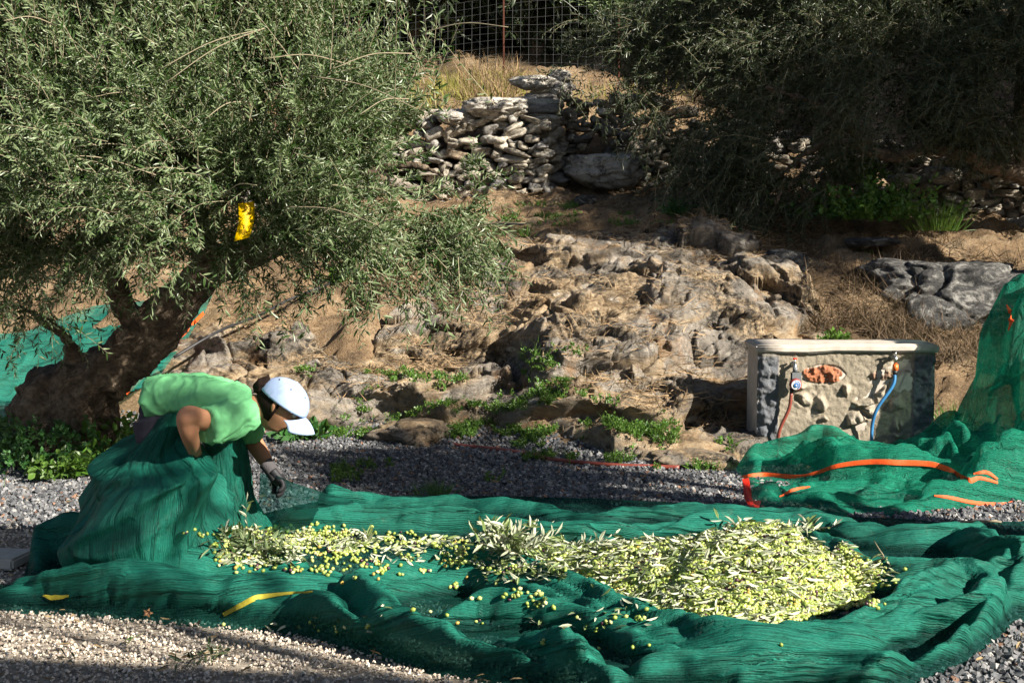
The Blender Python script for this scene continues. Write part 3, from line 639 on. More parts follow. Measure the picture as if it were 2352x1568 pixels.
blobsR = [B(1430, 60, 12.8, .55, .7, .34, 1), B(1340, 110, 13, .25, .5, .2, .6), B(1560, 60, 12.6, .8, .8, .6), B(1500, 200, 12.7, .42, .5, .28, .8), B(1640, 260, 12.4, .55, .7, .45), B(1800, 120, 12.3, .9, .9, .7), B(2050, 120, 12.2, .9, .9, .7), B(2300, 80, 12.2, .9, .9, .8),
          B(1700, 400, 12.2, .36, .5, .34, .9), B(1600, 420, 12.3, .25, .4, .20, .5), B(1800, 330, 12.1, .50, .6, .35), B(1960, 250, 12.0, .6, .6, .35), B(2160, 240, 12, .6, .6, .4), B(2300, 260, 12, .5, .6, .35, .7), B(1830, 440, 12.1, .28, .4, .22, .35), B(2250, 320, 12.3, .4, .5, .14, .3), B(1660, 480, 12.1, .18, .3, .10, .3), B(2500, 200, 12.3, .6, .8, 1.0), B(1900, -100, 12.4, 1.6, 1, .5), B(1950, 350, 12.2, .35, .4, .14, .5)]
def build_right_crown():
    pts = blob_points(blobsR, 8200, 31)
    dy = 14.5 - pts[:, 1]; wx = pts[:, 0] - dy * SUN.x / -SUN.y; wz = pts[:, 2] - dy * SUN.z / -SUN.y; vis = CY - (pts[:, 1] * math.sin(PITCH) + (pts[:, 2] - CAMZ) * math.cos(PITCH)) / pts[:, 1] * F > -15
    pts = pts[~((wx < .25) & (wx > -1.6) & (wz > 1.4) & (wz < 3.4) & (~vis | (np.arange(len(pts)) % 9 > 0)))]
    k_ = pts[:, 2] - 1.65; lx = pts[:, 0] - k_ * SUN.x / SUN.z; ly = pts[:, 1] - k_ * SUN.y / SUN.z; vis = CY - (pts[:, 1] * math.sin(PITCH) + (pts[:, 2] - CAMZ) * math.cos(PITCH)) / pts[:, 1] * F > -15
    pts = pts[~((lx > -.7) & (lx < 1.1) & (ly > 12.7) & (ly < 14.5) & (~vis | (np.arange(len(pts)) % 2 > 0)))]; n = len(pts); g = np.random.default_rng(32); c = np.array(P(2250, 200, 12.4)); d = pts - c; d /= np.linalg.norm(d, axis=1)[:, None]
    d = d * .6 + g.normal(0, .55, (n, 3)); d[:, 2] -= .1
    parts = [sprays(pts, d, g.uniform(.15, .36, n), 22, .05, 33, droop=.35, lw=.21)]
    hang = []
    for (x, y, D, k) in [(1530, 300, 12.2, 14), (1560, 400, 12.1, 14), (1640, 470, 12, 14), (1700, 500, 11.9, 10), (1760, 480, 11.9, 10), (1850, 480, 12, 6), (1440, 230, 12.5, 12), (1480, 320, 12.4, 8), (1640, 545, 11.6, 3), (1600, 600, 11.5, 2), (2080, 370, 12, 5), (1340, 200, 12.6, 8)]:
        q = np.array(P(x, y - 25, D)); hang.append(q + g.normal(0, [.14, .15, .08], (k, 3)))
    hp = np.concatenate(hang); parts.append(sprays(hp, g.normal(0, .5, (len(hp), 3)) + [-.2, -.1, -.8], g.uniform(.2, .4, len(hp)), 20, .06, 34, droop=.2))
    o = crown_obj('crown', parts, LEAF_SHADE, TWIG, t2); toloc(o, t2b)
build_right_crown()
P = _P

# ------------------------------------------------------------------ trees of the grove outside the frame that shade the yard, and the dark trees behind the fence
def generic_crown(seed, n, blobs, K=18, ll=.10, thr=-.3, leafm=LEAF_SHADE):
    pts = blob_points(blobs, n, seed, .7, thr=thr); g = np.random.default_rng(seed); d = g.normal(0, 1, (len(pts), 3)); d[:, 2] += .3
    return crown_obj('crown', [sprays(pts, d, g.uniform(.3, .6, len(pts)), K, ll, seed + 1, lw=.26)], leafm, TWIG)
def grove_tree(loc, h, r, seed, n, label, group=None, name='olive_tree', leafm=LEAF_SHADE, ll=.10, rz=None, flat=.7, thr=-.3, K=18, tr=1.0):
    t = empty(name, loc, label=label, cat='tree', group=group); g = random.Random(seed)
    bl = []
    for _ in range(9):
        a = g.uniform(0, 6.28); q = g.uniform(.1, .62) * r; bl.append(((q * math.cos(a), q * math.sin(a), h - r * flat * g.uniform(.5, 1.2)), (r * g.uniform(.35, .55),) * 2 + (r * flat * g.uniform(.35, .55),)))
    c = generic_crown(seed, n, bl, K, ll, thr, leafm); c.parent = t
    V, Fs = join_arrays([tube_arrays([(0, 0, -.3, .22 * tr), (.05, 0, h * .25, .17 * tr), (.1, .05, h * .5, .12 * tr), (.1, 0, h * .8, .05 * tr)], 16, 10)] + [tube_arrays([(.05, 0, h * .35, .1 * tr), (b[0][0] * .5, b[0][1] * .5, h * .55, .07 * tr), (*b[0], .02)], 12, 8) for b in bl[:5]])
    mesh_np('trunk', V, Fs, [BARK], t); return t
# shade on the gravel and the person
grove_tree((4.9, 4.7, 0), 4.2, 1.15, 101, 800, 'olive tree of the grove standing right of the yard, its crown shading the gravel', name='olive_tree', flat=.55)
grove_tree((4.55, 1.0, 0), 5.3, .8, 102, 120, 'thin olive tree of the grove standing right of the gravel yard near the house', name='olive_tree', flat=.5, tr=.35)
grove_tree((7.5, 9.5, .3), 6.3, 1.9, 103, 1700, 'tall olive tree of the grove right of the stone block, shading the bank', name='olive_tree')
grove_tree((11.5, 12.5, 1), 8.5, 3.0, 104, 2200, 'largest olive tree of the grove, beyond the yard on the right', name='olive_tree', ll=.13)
def build_far_trees():
    g = random.Random(5); spots = [(-8.5, 20), (-6.4, 19.2), (-4.6, 19.8), (-3.0, 19.2), (-1.2, 19.5), (0.4, 19.3), (2.0, 19.6), (3.6, 19.6), (5.2, 21.5), (7.2, 20.5), (9.2, 21)]
    proto = None
    for i, (x, y) in enumerate(spots):
        z = tz(x, y) - 1.3
        if i == 0:
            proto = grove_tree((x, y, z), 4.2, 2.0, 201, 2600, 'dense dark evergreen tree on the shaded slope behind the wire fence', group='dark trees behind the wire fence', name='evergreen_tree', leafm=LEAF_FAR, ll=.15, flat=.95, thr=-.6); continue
        t = proto.copy(); COL.objects.link(t); t.location = (x, y, z); t.rotation_euler = (0, 0, g.uniform(0, 6)); s = g.uniform(.85, 1.15); t.scale = (s, s, s * g.uniform(.9, 1.3))
        for ch in list(proto.children): c_ = ch.copy(); COL.objects.link(c_); c_.parent = t
build_far_trees()
# a sunlit olive behind the left crown, seen at the top edge
grove_tree((P(640, 0, 18.6).x, 18.6, tz(-3, 18.6) - .3), 2.9, .9, 301, 420, 'small pale green olive tree just behind the fence above the big crown', leafm=LEAF, ll=.09)
# ------------------------------------------------------------------ hill and house outside the frame (unseen, added to cast the big shadows)
def build_shadow_hill():  # added rise out of view, keeps sun off the slope behind the fence
    x = np.linspace(12.5, 60, 60); y = np.linspace(-6, 90, 90); X, Y = np.meshgrid(x, y, indexing='ij'); X = X.ravel(); Y = Y.ravel()
    z = 24 * smooth(12.5, 17, X) * smooth(17.0, 19.6, Y + .71 * X) + fbm(np.stack([X, Y, X * 0], 1) * .2, 4, 7) * 1.2 * smooth(18, 22, Y + .71 * X) - .5
    mesh_np('shadow_hill', np.stack([X, Y, z], 1), [grid_faces(60, 90)], [SOIL], kind='structure')
build_shadow_hill()
PLASTER = plain('lime_plaster', (0.55, 0.5, 0.42), 0.9, .2); TILE = plain('roof_tile', (0.35, .16, .09), .85, .2); WOOD = plain('painted_wood', (.08, .12, .16), .6)
def box(bm, c, s, rz=0, bev=0.0, seg=2):
    r = bmesh.ops.create_cube(bm, size=1); vs = r['verts']
    bmesh.ops.scale(bm, vec=s, verts=vs)
    if bev: r2 = bmesh.ops.bevel(bm, geom=[e for e in set(e for v in vs for e in v.link_edges)], offset=bev, segments=seg, affect='EDGES'); vs = list({v for f in r2['faces'] for v in f.verts} | {v for v in vs if v.is_valid})
    bmesh.ops.rotate(bm, cent=(0, 0, 0), matrix=Matrix.Rotation(rz, 3, 'Z'), verts=vs); bmesh.ops.translate(bm, vec=c, verts=vs)
def cyl(bm, a, b, r1, r2=None, seg=16):
    a = Vector(a); b = Vector(b); d = b - a; q = d.to_track_quat('Z', 'Y').to_matrix().to_4x4()
    bmesh.ops.create_cone(bm, cap_ends=True, segments=seg, radius1=r1, radius2=r1 if r2 is None else r2, depth=d.length, matrix=Matrix.Translation((a + b) / 2) @ q)
def build_shadow_house():  # added out of view; sized and turned so its shadow edges the foreground
    h = empty('shadow_house', (5.40, -2.0, 0), rz=-math.atan2(.5, .7), label='unseen plastered farmhouse with tiled roof, added to shade the foreground gravel', cat='shadow_house')
    bm_obj('wall', lambda b: box(b, (0, 0, 1.75), (4.6, 4.2, 3.5)), PLASTER, h)
    def roof(b):
        vs = [b.verts.new(v) for v in [(-2.33, -2.3, 3.505), (2.5, -2.3, 3.505), (2.5, 2.12, 3.505), (-2.33, 2.12, 3.505), (-2.33, .9, 4.9), (2.5, .9, 4.9)]]
        for f in [(0, 1, 5, 4), (2, 3, 4, 5), (1, 2, 5), (3, 0, 4), (3, 2, 1, 0)]: b.faces.new([vs[i] for i in f])
    bm_obj('roof', roof, TILE, h)
    d = bm_obj('door', lambda b: box(b, (-2.33, .3, 1.0), (.08, .9, 2.0)), WOOD, h); bm_obj('handle', lambda b: box(b, (-2.4, .62, 1.0), (.06, .04, .14)), RED, d)
build_shadow_house()

# ------------------------------------------------------------------ wire fence
RUST = plain('rusty_iron', (0.09, 0.032, 0.02), .8, .3, .3); WIRE = plain('galvanised_wire', (0.16, 0.165, 0.17), .45, .5, .6, bump=0)
def build_fence():
    fx = [(-40, 17.6), (315, 17.4), (828, 17.0), (1157, 16.8), (1420, 16.8)]; pts = [P(x, 300, D) for x, D in fx]
    topy = [60, 50, 42, -8, -30]
    tops = [P(x, y, D).z for (x, D), y in zip(fx, topy)]; f = empty('wire_fence', (pts[2].x, pts[2].y, tz(pts[2].x, pts[2].y)), label='tall galvanised square wire mesh fence on rusty posts along the upper terrace', cat='fence'); b0 = Vector(f.location)
    it = []
    for i in range(len(fx) - 1):
        a, b = pts[i], pts[i + 1]; n = max(2, int((b - a).length / .095)); 
        za, zb = tops[i], tops[i + 1]; ga, gb = tz(a.x, a.y) + .02, tz(b.x, b.y) + .02
        for k in range(n + 1):
            t = k / n; q = a.lerp(b, t); w_ = .02 * math.sin(k * .7); it.append(tube_arrays([(q.x, q.y + w_, ga + (gb - ga) * t, .0012), (q.x + .01, q.y + w_, za + (zb - za) * t, .0012)], 3, 4, False))
        for k in range(13):
            t = k / 12; rowh = t; it.append(tube_arrays([(a.lerp(b, u).x, a.lerp(b, u).y - .003, (ga + (gb - ga) * u) * (1 - rowh) + (za + (zb - za) * u) * rowh + .008 * math.sin(u * 9 + k), .0012) for u in (0, .25, .5, .75, 1)], 9, 4, False))
    V, Fs = join_arrays(it); o = mesh_np('wire_mesh', V, Fs, [WIRE], f); toloc(o, b0)
    for i in (0, 1, 2, 3, 4):
        q = pts[i]; g0 = tz(q.x, q.y) - .2
        if i == 3: g0 = P(1165, 215, 16.5).z
        o = bm_obj('post', lambda bm: box(bm, (q.x, q.y - .03, (g0 + tops[i]) / 2), (.022, .022, tops[i] - g0 + .05), bev=.004), RUST, f); toloc(o, b0)
build_fence()

# ------------------------------------------------------------------ blades: grass, straw, brush
def blades(name, pos, hgt, mat, seed, lean=.5, wid=.006, flatness=0.0, aim=(0, 0, 1), **k):
    g = np.random.default_rng(seed); n = len(pos); d = g.normal(0, lean, (n, 3)) + np.array(aim); d[:, 2] = np.abs(d[:, 2]) * (1 - flatness) + .02; d /= np.linalg.norm(d, axis=1)[:, None]
    s = np.cross(d, g.normal(size=(n, 3))); s /= np.linalg.norm(s, axis=1)[:, None]; bend = g.normal(0, .25, (n, 3)); bend[:, 2] = -np.abs(bend[:, 2]); h = hgt[:, None]; w_ = (wid * g.uniform(.5, 1.4, n))[:, None]
    m_ = pos + d * h * .5 + bend * h * .15; e = pos + d * h + bend * h * .6
    V = np.stack([pos - s * w_, pos + s * w_, m_ + s * w_ * .7, e, m_ - s * w_ * .7], 1).reshape(-1, 3); i = np.arange(n)[:, None] * 5
    return mesh_np(name, V, [i + np.array([[0, 1, 2, 4]]), i + np.array([[4, 2, 3]])], [mat], smooth_=False, **k)
def scatter(regions, n, seed, D0=8.0, lift=.0, thr=None, freq=2.0):
    """regions: (x0,x1,y0,y1,weight) rectangles in the view; returns points on the terrain."""
    g = np.random.default_rng(seed); w_ = np.array([r[4] for r in regions], float); out = []
    i = g.choice(len(regions), n, p=w_ / w_.sum()); r = np.array([q[:4] for q in regions])[i]; px = g.uniform(r[:, 0], r[:, 1]); py = g.uniform(r[:, 2], r[:, 3])
    D = np.linspace(D0, 24, 400); a = (px - CX) / F; b = (CY - py) / F; c, s = math.cos(PITCH), math.sin(PITCH); dy = c + b * s; dz = -s + b * c
    best = np.full(n, np.nan)
    for k in range(len(D) - 1, -1, -1):
        t = D[k] / dy; hit = CAMZ + dz * t <= terr(a * t, np.full(n, D[k])); best = np.where(hit, best, best); best[hit] = D[k]
    # nearest D whose ray is below the ground
    ok = ~np.isnan(best); best = best[ok]; t = best / dy[ok]; x = a[ok] * t; y = best + g.uniform(-.03, .03, len(best)); p = np.stack([x, y, terr(x, y) + lift], 1)
    if thr is not None: p = p[fbm(p * freq, 3, seed) > thr]
    return p
def surf_on_rock(p):
    """lifts points to the displaced rock surface (nearest column in x,y)"""
    R_ = ROCKV.reshape(-1, 3)
    key = {}
    q = np.round(R_[:, :2] / .04).astype(int)
    for (a, b), z in zip(map(tuple, q), R_[:, 2]): key[(a, b)] = max(key.get((a, b), -9), z)
    out = p.copy()
    for i, (x, y, z) in enumerate(p):
        k = (round(x / .04), round(y / .04)); out[i, 2] = max(z, key.get(k, -9))
    return out
# low green weeds along the foot of the rock
reg = [(720, 1000, 985, 1010, .6), (820, 1100, 950, 1010, 1.1), (1000, 1300, 930, 1010, 2.2), (1180, 1420, 970, 1060, 1.8), (1300, 1560, 1000, 1075, 1.6), (1500, 1690, 1050, 1082, .9), (1210, 1350, 865, 905, .4), (840, 960, 865, 890, .25), (760, 900, 1065, 1110, .35), (930, 1060, 1120, 1150, .2), (10, 80, 1140, 1165, .1), (1100, 1160, 1095, 1110, .06), (1230, 1330, 500, 520, .35), (1150, 1330, 470, 515, .8), (1400, 1560, 495, 520, .4), (1560, 1700, 470, 520, .3), (1880, 2050, 560, 600, .3), (680, 730, 880, 900, .12), (1190, 1240, 850, 890, .2)]
def leafy(name, p, mat, seed, L=.05, K=7, ll=.02, up=1.0, lw=.7, **k):
    g = np.random.default_rng(seed); d = g.normal(0, .6, (len(p), 3)); d[:, 2] = np.abs(d[:, 2]) + up
    LV, LF, SV, SF = sprays(p, d, g.uniform(.5, 1.3, len(p)) * L, K, ll, seed, droop=.1, lw=lw)
    return crown_obj(name, [(LV, LF, SV, SF)], mat, mat, **k)
p = surf_on_rock(scatter(reg, 9500, 41, thr=-.05, freq=6)); pg_ = p[::2]; p = p[1::2]; n = len(pg_); blades('low_grass', pg_, np.random.default_rng(2).uniform(.03, .10, n), WEED, 45, lean=.6, wid=.0028, label='short green grass among the weeds at the foot of the rock', kind='stuff'); leafy('weeds', p, WEED, 42, .045, 7, .018, label='low bright green weeds growing along the foot of the rock bank', kind='stuff')
p = scatter([(0, 260, 1050, 1110, 1), (60, 160, 960, 1060, .4)], 1000, 43, D0=7.6, thr=-.2); p[:, 2] += np.random.default_rng(1).uniform(0, .25, len(p)) * (p[:, 0] < -2.2); leafy('ground_ivy', p, WEED_D, 44, .09, 8, .035, label='dark green creeping weeds round the foot of the gnarled trunk', kind='stuff')
# brown straw litter on the bank and terrace
reg = [(1100, 1560, 400, 515, 3), (1000, 1100, 400, 700, 1), (520, 1180, 560, 850, 3.2), (740, 1160, 840, 960, 1.2), (1560, 1950, 500, 640, 1.6), (1850, 2150, 560, 760, 2.2), (1650, 1740, 940, 1010, .4), (1180, 1650, 520, 900, 1.6), (2000, 2352, 440, 620, 1.4), (1250, 1700, 880, 1000, .5)]
p = surf_on_rock(scatter(reg, 24000, 51, thr=-.05, freq=1.6)); n = len(p); g = np.random.default_rng(52)
blades('straw', p, g.uniform(.04, .16, n), STRAW, 53, lean=1.0, wid=.0028, flatness=.75, label='brown dry straw and litter strewn over bank and terrace', kind='stuff')
p = surf_on_rock(scatter([(1850, 2150, 560, 770, 3), (1180, 1300, 330, 420, 1.2), (1930, 2352, 560, 700, 1.5), (2000, 2352, 700, 860, 3), (800, 1100, 650, 760, .6)], 12000, 55, thr=-.3)); n = len(p)
blades('brush', p, g.uniform(.10, .32, n), STRAW_D, 56, lean=.9, wid=.003, flatness=.3, label='tangle of dead grey brush stems in the gully', kind='stuff')
# yellow green grass on the upper terrace, dry grass on it
p = scatter([(1000, 1290, 130, 240, 3), (900, 1100, 90, 260, 1), (0, 1000, 60, 330, 2.5), (1250, 1700, 120, 260, 1)], 7000, 57, D0=14.9); p = p[(p[:, 1] > 15.2) & (p[:, 1] < 17.1)]; n = len(p)
blades('tall_grass', p, g.uniform(.10, .30, n), STRAW_Y, 58, lean=.35, wid=.004, label='yellow green wild grass and dry stalks behind the dry stone wall', kind='stuff')
p = scatter([(1060, 1190, 170, 240, 1), (0, 900, 150, 340, 1)], 2500, 59, D0=14.9); p = p[p[:, 1] > 15]; n = len(p)
blades('dry_brush', p, g.uniform(.12, .4, n), STRAW, 60, lean=.5, wid=.004, label='grey brown dead bush twigs behind the cap stones', kind='stuff')
def plant(name, px, py, mat, n, r, h, seed, label, cat, kind='leafy', ll=.05, lw=.6, D0=8.0, group=None, z=None, D=None):
    c = place(px, py, D0) if D is None else Vector((P(px, py, D).x, D, z if z is not None else P(px, py, D).z)); g = np.random.default_rng(seed)
    if z is not None: c.z = z
    u = g.normal(0, .45, (n, 3)) * [r, r, 0]; 
    if kind == 'leafy':
        q = u + [0, 0, 0]; d = g.normal(0, .5, (n, 3)) + u / r * .8; d[:, 2] = np.abs(d[:, 2]) + .7
        LV, LF, SV, SF = sprays(q, d, g.uniform(.4, 1.1, n) * h, 10, ll, seed, droop=.25, lw=lw); o = crown_obj(name, [(LV, LF, SV, SF)], mat, mat)
    else:
        o = blades(name, u, g.uniform(.5, 1.1, n) * h, mat, seed, lean=.35, wid=ll)
    o.location = c; return tag(o, label, cat, group)
plant('weed_clump', 300, 985, WEED, 60, .22, .42, 61, 'bright green leafy weed standing between the trunk and the bent person', 'plant', ll=.06, D=8.6, z=0)
plant('weed_clump', 150, 1085, WEED, 34, .12, .2, 62, 'bright green leafy weed low in front of the gnarled trunk', 'plant', ll=.05, D=8.25, z=0)
plant('weed_clump', 690, 985, WEED_D, 26, .14, .14, 63, 'dark broad leaved weed on gravel under the white cap', 'plant', ll=.09, D=9.7, z=0)
plant('broadleaf_plant', 1475, 1045, WEED_D, 12, .06, .16, 64, 'broad leaved dock plant at the rock foot near the stone block', 'plant', ll=.13, lw=.35, D=9.0, z=.02)
plant('spurge_plant', 1552, 500, WEED_D, 26, .05, .24, 65, 'blue green spiky spurge at the edge of the terrace', 'plant', ll=.07, lw=.2, D=13.2)
plant('green_bush', 1990, 505, WEED, 190, .48, .46, 66, 'dense green leafy bush on the terrace below the dark tree', 'bush', ll=.055, D=13.1)
plant('green_bush', 1960, 420, WEED, 60, .2, .38, 67, 'small yellow green bush behind the dense green one', 'bush', ll=.05, D=13.6)
plant('grass_tuft', 2150, 530, WEED, 260, .22, .42, 68, 'round tuft of long dark green grass beside the leafy bush', 'grass tuft', 'blade', .004, D=13.2)
plant('reed_clump', 1880, 470, STRAW, 90, .2, .45, 69, 'upright brown dry reed stalks under the dark tree', 'reeds', 'blade', .005, D=13.5)
plant('grass_tuft', 2190, 935, WEED, 200, .14, .30, 70, 'bright green grass right of the stone block, under the net', 'grass tuft', 'blade', .006, D=9.8, z=.0)
plant('weed_clump', 1918, 790, WEED, 30, .07, .13, 71, 'small green weed on the rock just above the block', 'weed', ll=.035, D=10.2)
plant('grass_tuft', 1205, 545, WEED, 60, .07, .16, 72, 'thin green grass sprig on top of the outcrop', 'grass tuft', 'blade', .004)
plant('weed_clump', 780, 650, WEED, 40, .16, .2, 73, 'yellow green weed on the earth bank under the olive crown', 'weed', ll=.04)
plant('grass_tuft', 1000, 1140, WEED_D, 120, .13, .10, 74, 'low tuft of grass on the gravel behind the net', 'grass tuft', 'blade', .003, D=7.75, z=0)
plant('green_bush', 1430, 30, LEAF, 60, .5, .7, 75, 'pale olive shoots at the top middle beside the fence', 'bush', ll=.07, lw=.22, D=15.6)

# ------------------------------------------------------------------ black pipe, hoses, kerb, trap
BLACK = plain('black_pipe_plastic', (.02, .02, .022), .5, .4); HOSE = plain('brown_hose_rubber', (.20, .045, .03), .45, .5); BLUE = plain('blue_hose_rubber', (.03, .16, .36), .4, .5)
q = [pt(400, 820, 10.3, .011), pt(500, 762, 10.6, .011), pt(600, 722, 11.2, .011), pt(660, 690, 11.5, .011), pt(760, 650, 11.9, .011)]
tube('irrigation_pipe', q, BLACK, 30, 8, label='thin black irrigation pipe slanting over the bank behind the person', cat='pipe')
q = [pt(1120, 517, 13.05, .010), pt(1220, 514, 13.1, .010), pt(1330, 517, 13.1, .010), pt(1450, 512, 13.15, .010), pt(1560, 516, 13.1, .010)]
tube('irrigation_pipe', q, BLACK, 30, 8, label='black irrigation pipe lying level along the top edge of the outcrop', cat='pipe')
q = [(*G(x, y, .026), .0135) for x, y in [(715, 968), (760, 975), (850, 985), (920, 998), (985, 1008), (1050, 1022), (1130, 1030), (1200, 1040), (1270, 1055), (1340, 1062), (1410, 1068), (1500, 1071), (1560, 1073)]]
tube('garden_hose', q, HOSE, 70, 8, label='thin brown red garden hose winding over gravel along the weeds', cat='hose')
KERB = plain('concrete', (.42, .40, .37), .9, .2)
c = G(10, 1064, 0); bm_obj('kerb_stone', lambda b: box(b, (0, 0, .02), (.32, .16, .07), .3, .01), KERB, loc=(c.x - .1, c.y, 0), label='pale concrete kerb piece at the left edge beside the trunk', cat='kerb')
c = G(20, 1290, 0); bm_obj('kerb_stone', lambda b: box(b, (0, 0, .015), (.26, .22, .05), -.15, .01), KERB, loc=(c.x - .05, c.y, 0), label='flat pale concrete slab at the left edge behind the net', cat='kerb')
TRAP = plain('yellow_sticky_card', (.75, .50, .0), .35, .5, bump=0)
def trap(b):
    q = [P(548, 468, 7.2), P(583, 462, 7.25), P(572, 545, 7.15), P(538, 554, 7.1)]; q = [q[3], q[2], q[1], q[0]]
    n = 8; rows = []
    for i in range(n + 1):
        t = i / n; a = q[0].lerp(q[3], t); e = q[1].lerp(q[2], t); bow = .012 * math.sin(math.pi * t)
        rows.append([b.verts.new(a + Vector((bow, -.01, 0))), b.verts.new(a.lerp(e, .5) + Vector((bow, .006, 0))), b.verts.new(e + Vector((bow, .01, 0)))])
    for i in range(n):
        for j in range(2): b.faces.new((rows[i][j], rows[i][j + 1], rows[i + 1][j + 1], rows[i + 1][j]))
    bmesh.ops.solidify(b, geom=b.faces[:], thickness=.002)
t = bm_obj('insect_trap', trap, TRAP, smooth_=True, label='yellow sticky insect trap card hanging inside the near olive crown', cat='insect trap')
tube('wire', [pt(566, 466, 7.22, .001), pt(568, 430, 7.3, .001), pt(560, 400, 7.4, .001)], WIRE, 6, 4, t)

# ------------------------------------------------------------------ masonry block with two taps
def block():
    A = P(1738, 1015, 9.0); B_ = P(2148, 1015, 9.0); x0 = A.x; x1 = P(2157, 790, 9.0).x - .02; zt = P(1750, 797, 9.0).z; y0 = 9.0; dep = .42
    blk = empty('masonry_block', ((x0 + x1) / 2, y0 + dep / 2, 0), label='low plastered rubble stone block carrying two taps at the right', cat='stone block'); b0 = Vector(blk.location)
    nx, nz = 230, 120; u = np.linspace(0, 1, nx); t = np.linspace(-.06, 1, nz); U, Tt = np.meshgrid(u, t, indexing='ij'); U = U.ravel(); Tt = Tt.ravel()
    X = x0 + (x1 - x0) * U; Z = zt * Tt; p = np.stack([X, X * 0 + 3, Z], 1)
    f1, f2, idv = cells(p * [8, 1, 11] + .35 * np.stack([fbm(p * 6, 2, 5), 0 * X, fbm(p * 6, 2, 6)], 1), 44)
    mk = smooth(.10, .3, U) * smooth(.90, .74, U) * smooth(.02, .1, Tt) * smooth(.80, .62, Tt)
    lump = (idv > .62) * smooth(0.02, .30, f2 - f1) * mk
    quoin = np.maximum(smooth(.125, .11, U), smooth(.87, .885, U)) * smooth(.0, .1, Tt) * smooth(.96, .9, Tt)
    d = .012 * fbm(p * 4, 3, 9) + lump * (.030 + .035 * fbm(p * 11, 3, 7)) + quoin * (.012 + .012 * fbm(p * 26, 3, 8)) + .004 * fbm(p * 40, 2, 3)
    redm = smooth(1.0, .8, ((U - .37) / .115) ** 2 + ((Tt - .75) / .085) ** 2 + .25 * fbm(p * 14, 2, 70)); d += redm * (.006 + .02 * ridged(p * 18, 3, 71)) - .012 * smooth(1.35, 1, ((U - .37) / .115) ** 2 + ((Tt - .75) / .085) ** 2)
    redm2 = smooth(1.0, .7, ((U - .70) / .08) ** 2 + ((Tt - .74) / .05) ** 2 + .3 * fbm(p * 14, 2, 72)); d += redm2 * .02 * ridged(p * 18, 3, 71)
    col = np.tile([.25, .215, .165], (len(U), 1)) * (1 + .12 * fbm(p * 7, 3, 12))[:, None]
    for msk, c_ in ((quoin * .95, (.10, .11, .13)), (redm, (.32, .12, .06)), (redm2 * .7, (.24, .13, .085)), (lump * .8, (.40, .35, .28))): col = col * (1 - msk[:, None]) + np.array(c_) * msk[:, None]
    Y = y0 - d; rb = .02; eu = np.minimum(U, 1 - U) * (x1 - x0); Y = Y + .02 * smooth(.03, 0, eu) + .012 * smooth(.02, 0, zt - Z)
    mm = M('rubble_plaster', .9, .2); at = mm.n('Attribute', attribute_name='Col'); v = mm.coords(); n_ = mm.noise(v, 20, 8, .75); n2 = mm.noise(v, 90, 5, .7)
    cc = mm.mix(mm.ramp(n_, [(.35, .5), (.5, 0)]), at.outputs[0], (.12, .10, .08)); cc = mm.mix(mm.ramp(n2, [(.58, 0), (.75, .4)]), cc, (.65, .6, .52)); mm.col(cc); b_ = mm.bump(n_, .8, .012); mm.bump(n2, .6, .006, b_)
    o = mesh_np('front_face', np.stack([X, Y, Z], 1), [grid_faces(nx, nz)], [mm.m], blk, col=np.clip(col, 0, 1)); toloc(o, b0)
    PL = plain('pale_render', (.46, .41, .36), .9, .2, 0, .18, .8, 14)
    def core(bm): box(bm, ((x0 + x1) / 2, y0 + dep / 2 + .012, zt / 2 - .03), (x1 - x0 - .012, dep, zt + .02 - .02))
    o = bm_obj('body', core, PL, blk); toloc(o, b0)
    def top(bm):
        box(bm, ((x0 + x1) / 2, y0 + dep / 2 - .004, zt - .010), (x1 - x0 + .03, dep + .05, .05), bev=.010, seg=2)
        bmesh.ops.subdivide_edges(bm, edges=bm.edges[:], cuts=6, use_grid_fill=True)
        for v in bm.verts: v.co += Vector((0, .006, .007)) * float(vnoise(np.array([[v.co.x * 6, v.co.y * 6, v.co.z * 4]]), 4)[0])
    o = bm_obj('top_slab', top, PL, blk, True); toloc(o, b0)
    CH = plain('chromed_brass', (.55, .54, .5), .3, .6, 1.0, bump=0)
    def tap(px, py, red=False):
        q = P(px, py, y0); t_ = empty('tap', Vector((q.x, y0, q.z)) - b0); t_.parent = blk
        def f(b):
            cyl(b, (0, .02, 0), (0, -.01, 0), .018); cyl(b, (0, -.01, 0), (0, -.055, 0), .011); cyl(b, (0, -.05, .012), (0, -.055, -.045), .0125); cyl(b, (0, -.05, .008), (0, -.05, .032), .006)
        bm_obj('spout', f, CH, t_, True)
        bm_obj('handle', (lambda b: box(b, (0, -.05, .036), (.055 if not red else .03, .014, .010), .15, .003)), RED if red else BLACK, t_, True)
        return q
    q1 = tap(1822, 835, True); q2 = tap(2052, 818)
    # water timer under the left tap
    GREYP = plain('grey_plastic', (.14, .15, .16), .45, .5); DK = plain('dark_plastic', (.025, .025, .028), .4, .5); DB = plain('blue_plastic', (.02, .14, .42), .4, .5); LG = plain('light_grey_plastic', (.55, .56, .58), .5); DR = plain('dark_red_plastic', (.25, .03, .03), .4, .5)
    tm = empty('water_timer', (q1.x, y0 - .075, q1.z - .10), label='red and blue dial water timer screwed under the left tap', cat='water timer')
    bm_obj('housing', lambda b: box(b, (.004, .012, 0), (.062, .03, .115), bev=.008), DK, tm); bm_obj('cover', lambda b: box(b, (.008, .0, .01), (.06, .008, .085), bev=.002), GREYP, tm)
    bm_obj('dial', lambda b: cyl(b, (0, 0, -.022), (0, -.028, -.024), .039, .036, 28), DR, tm, True)
    bm_obj('dial_ring', lambda b: (cyl(b, (0, -.028, -.024), (0, -.031, -.0243), .031, .030, 28)), LG, tm)
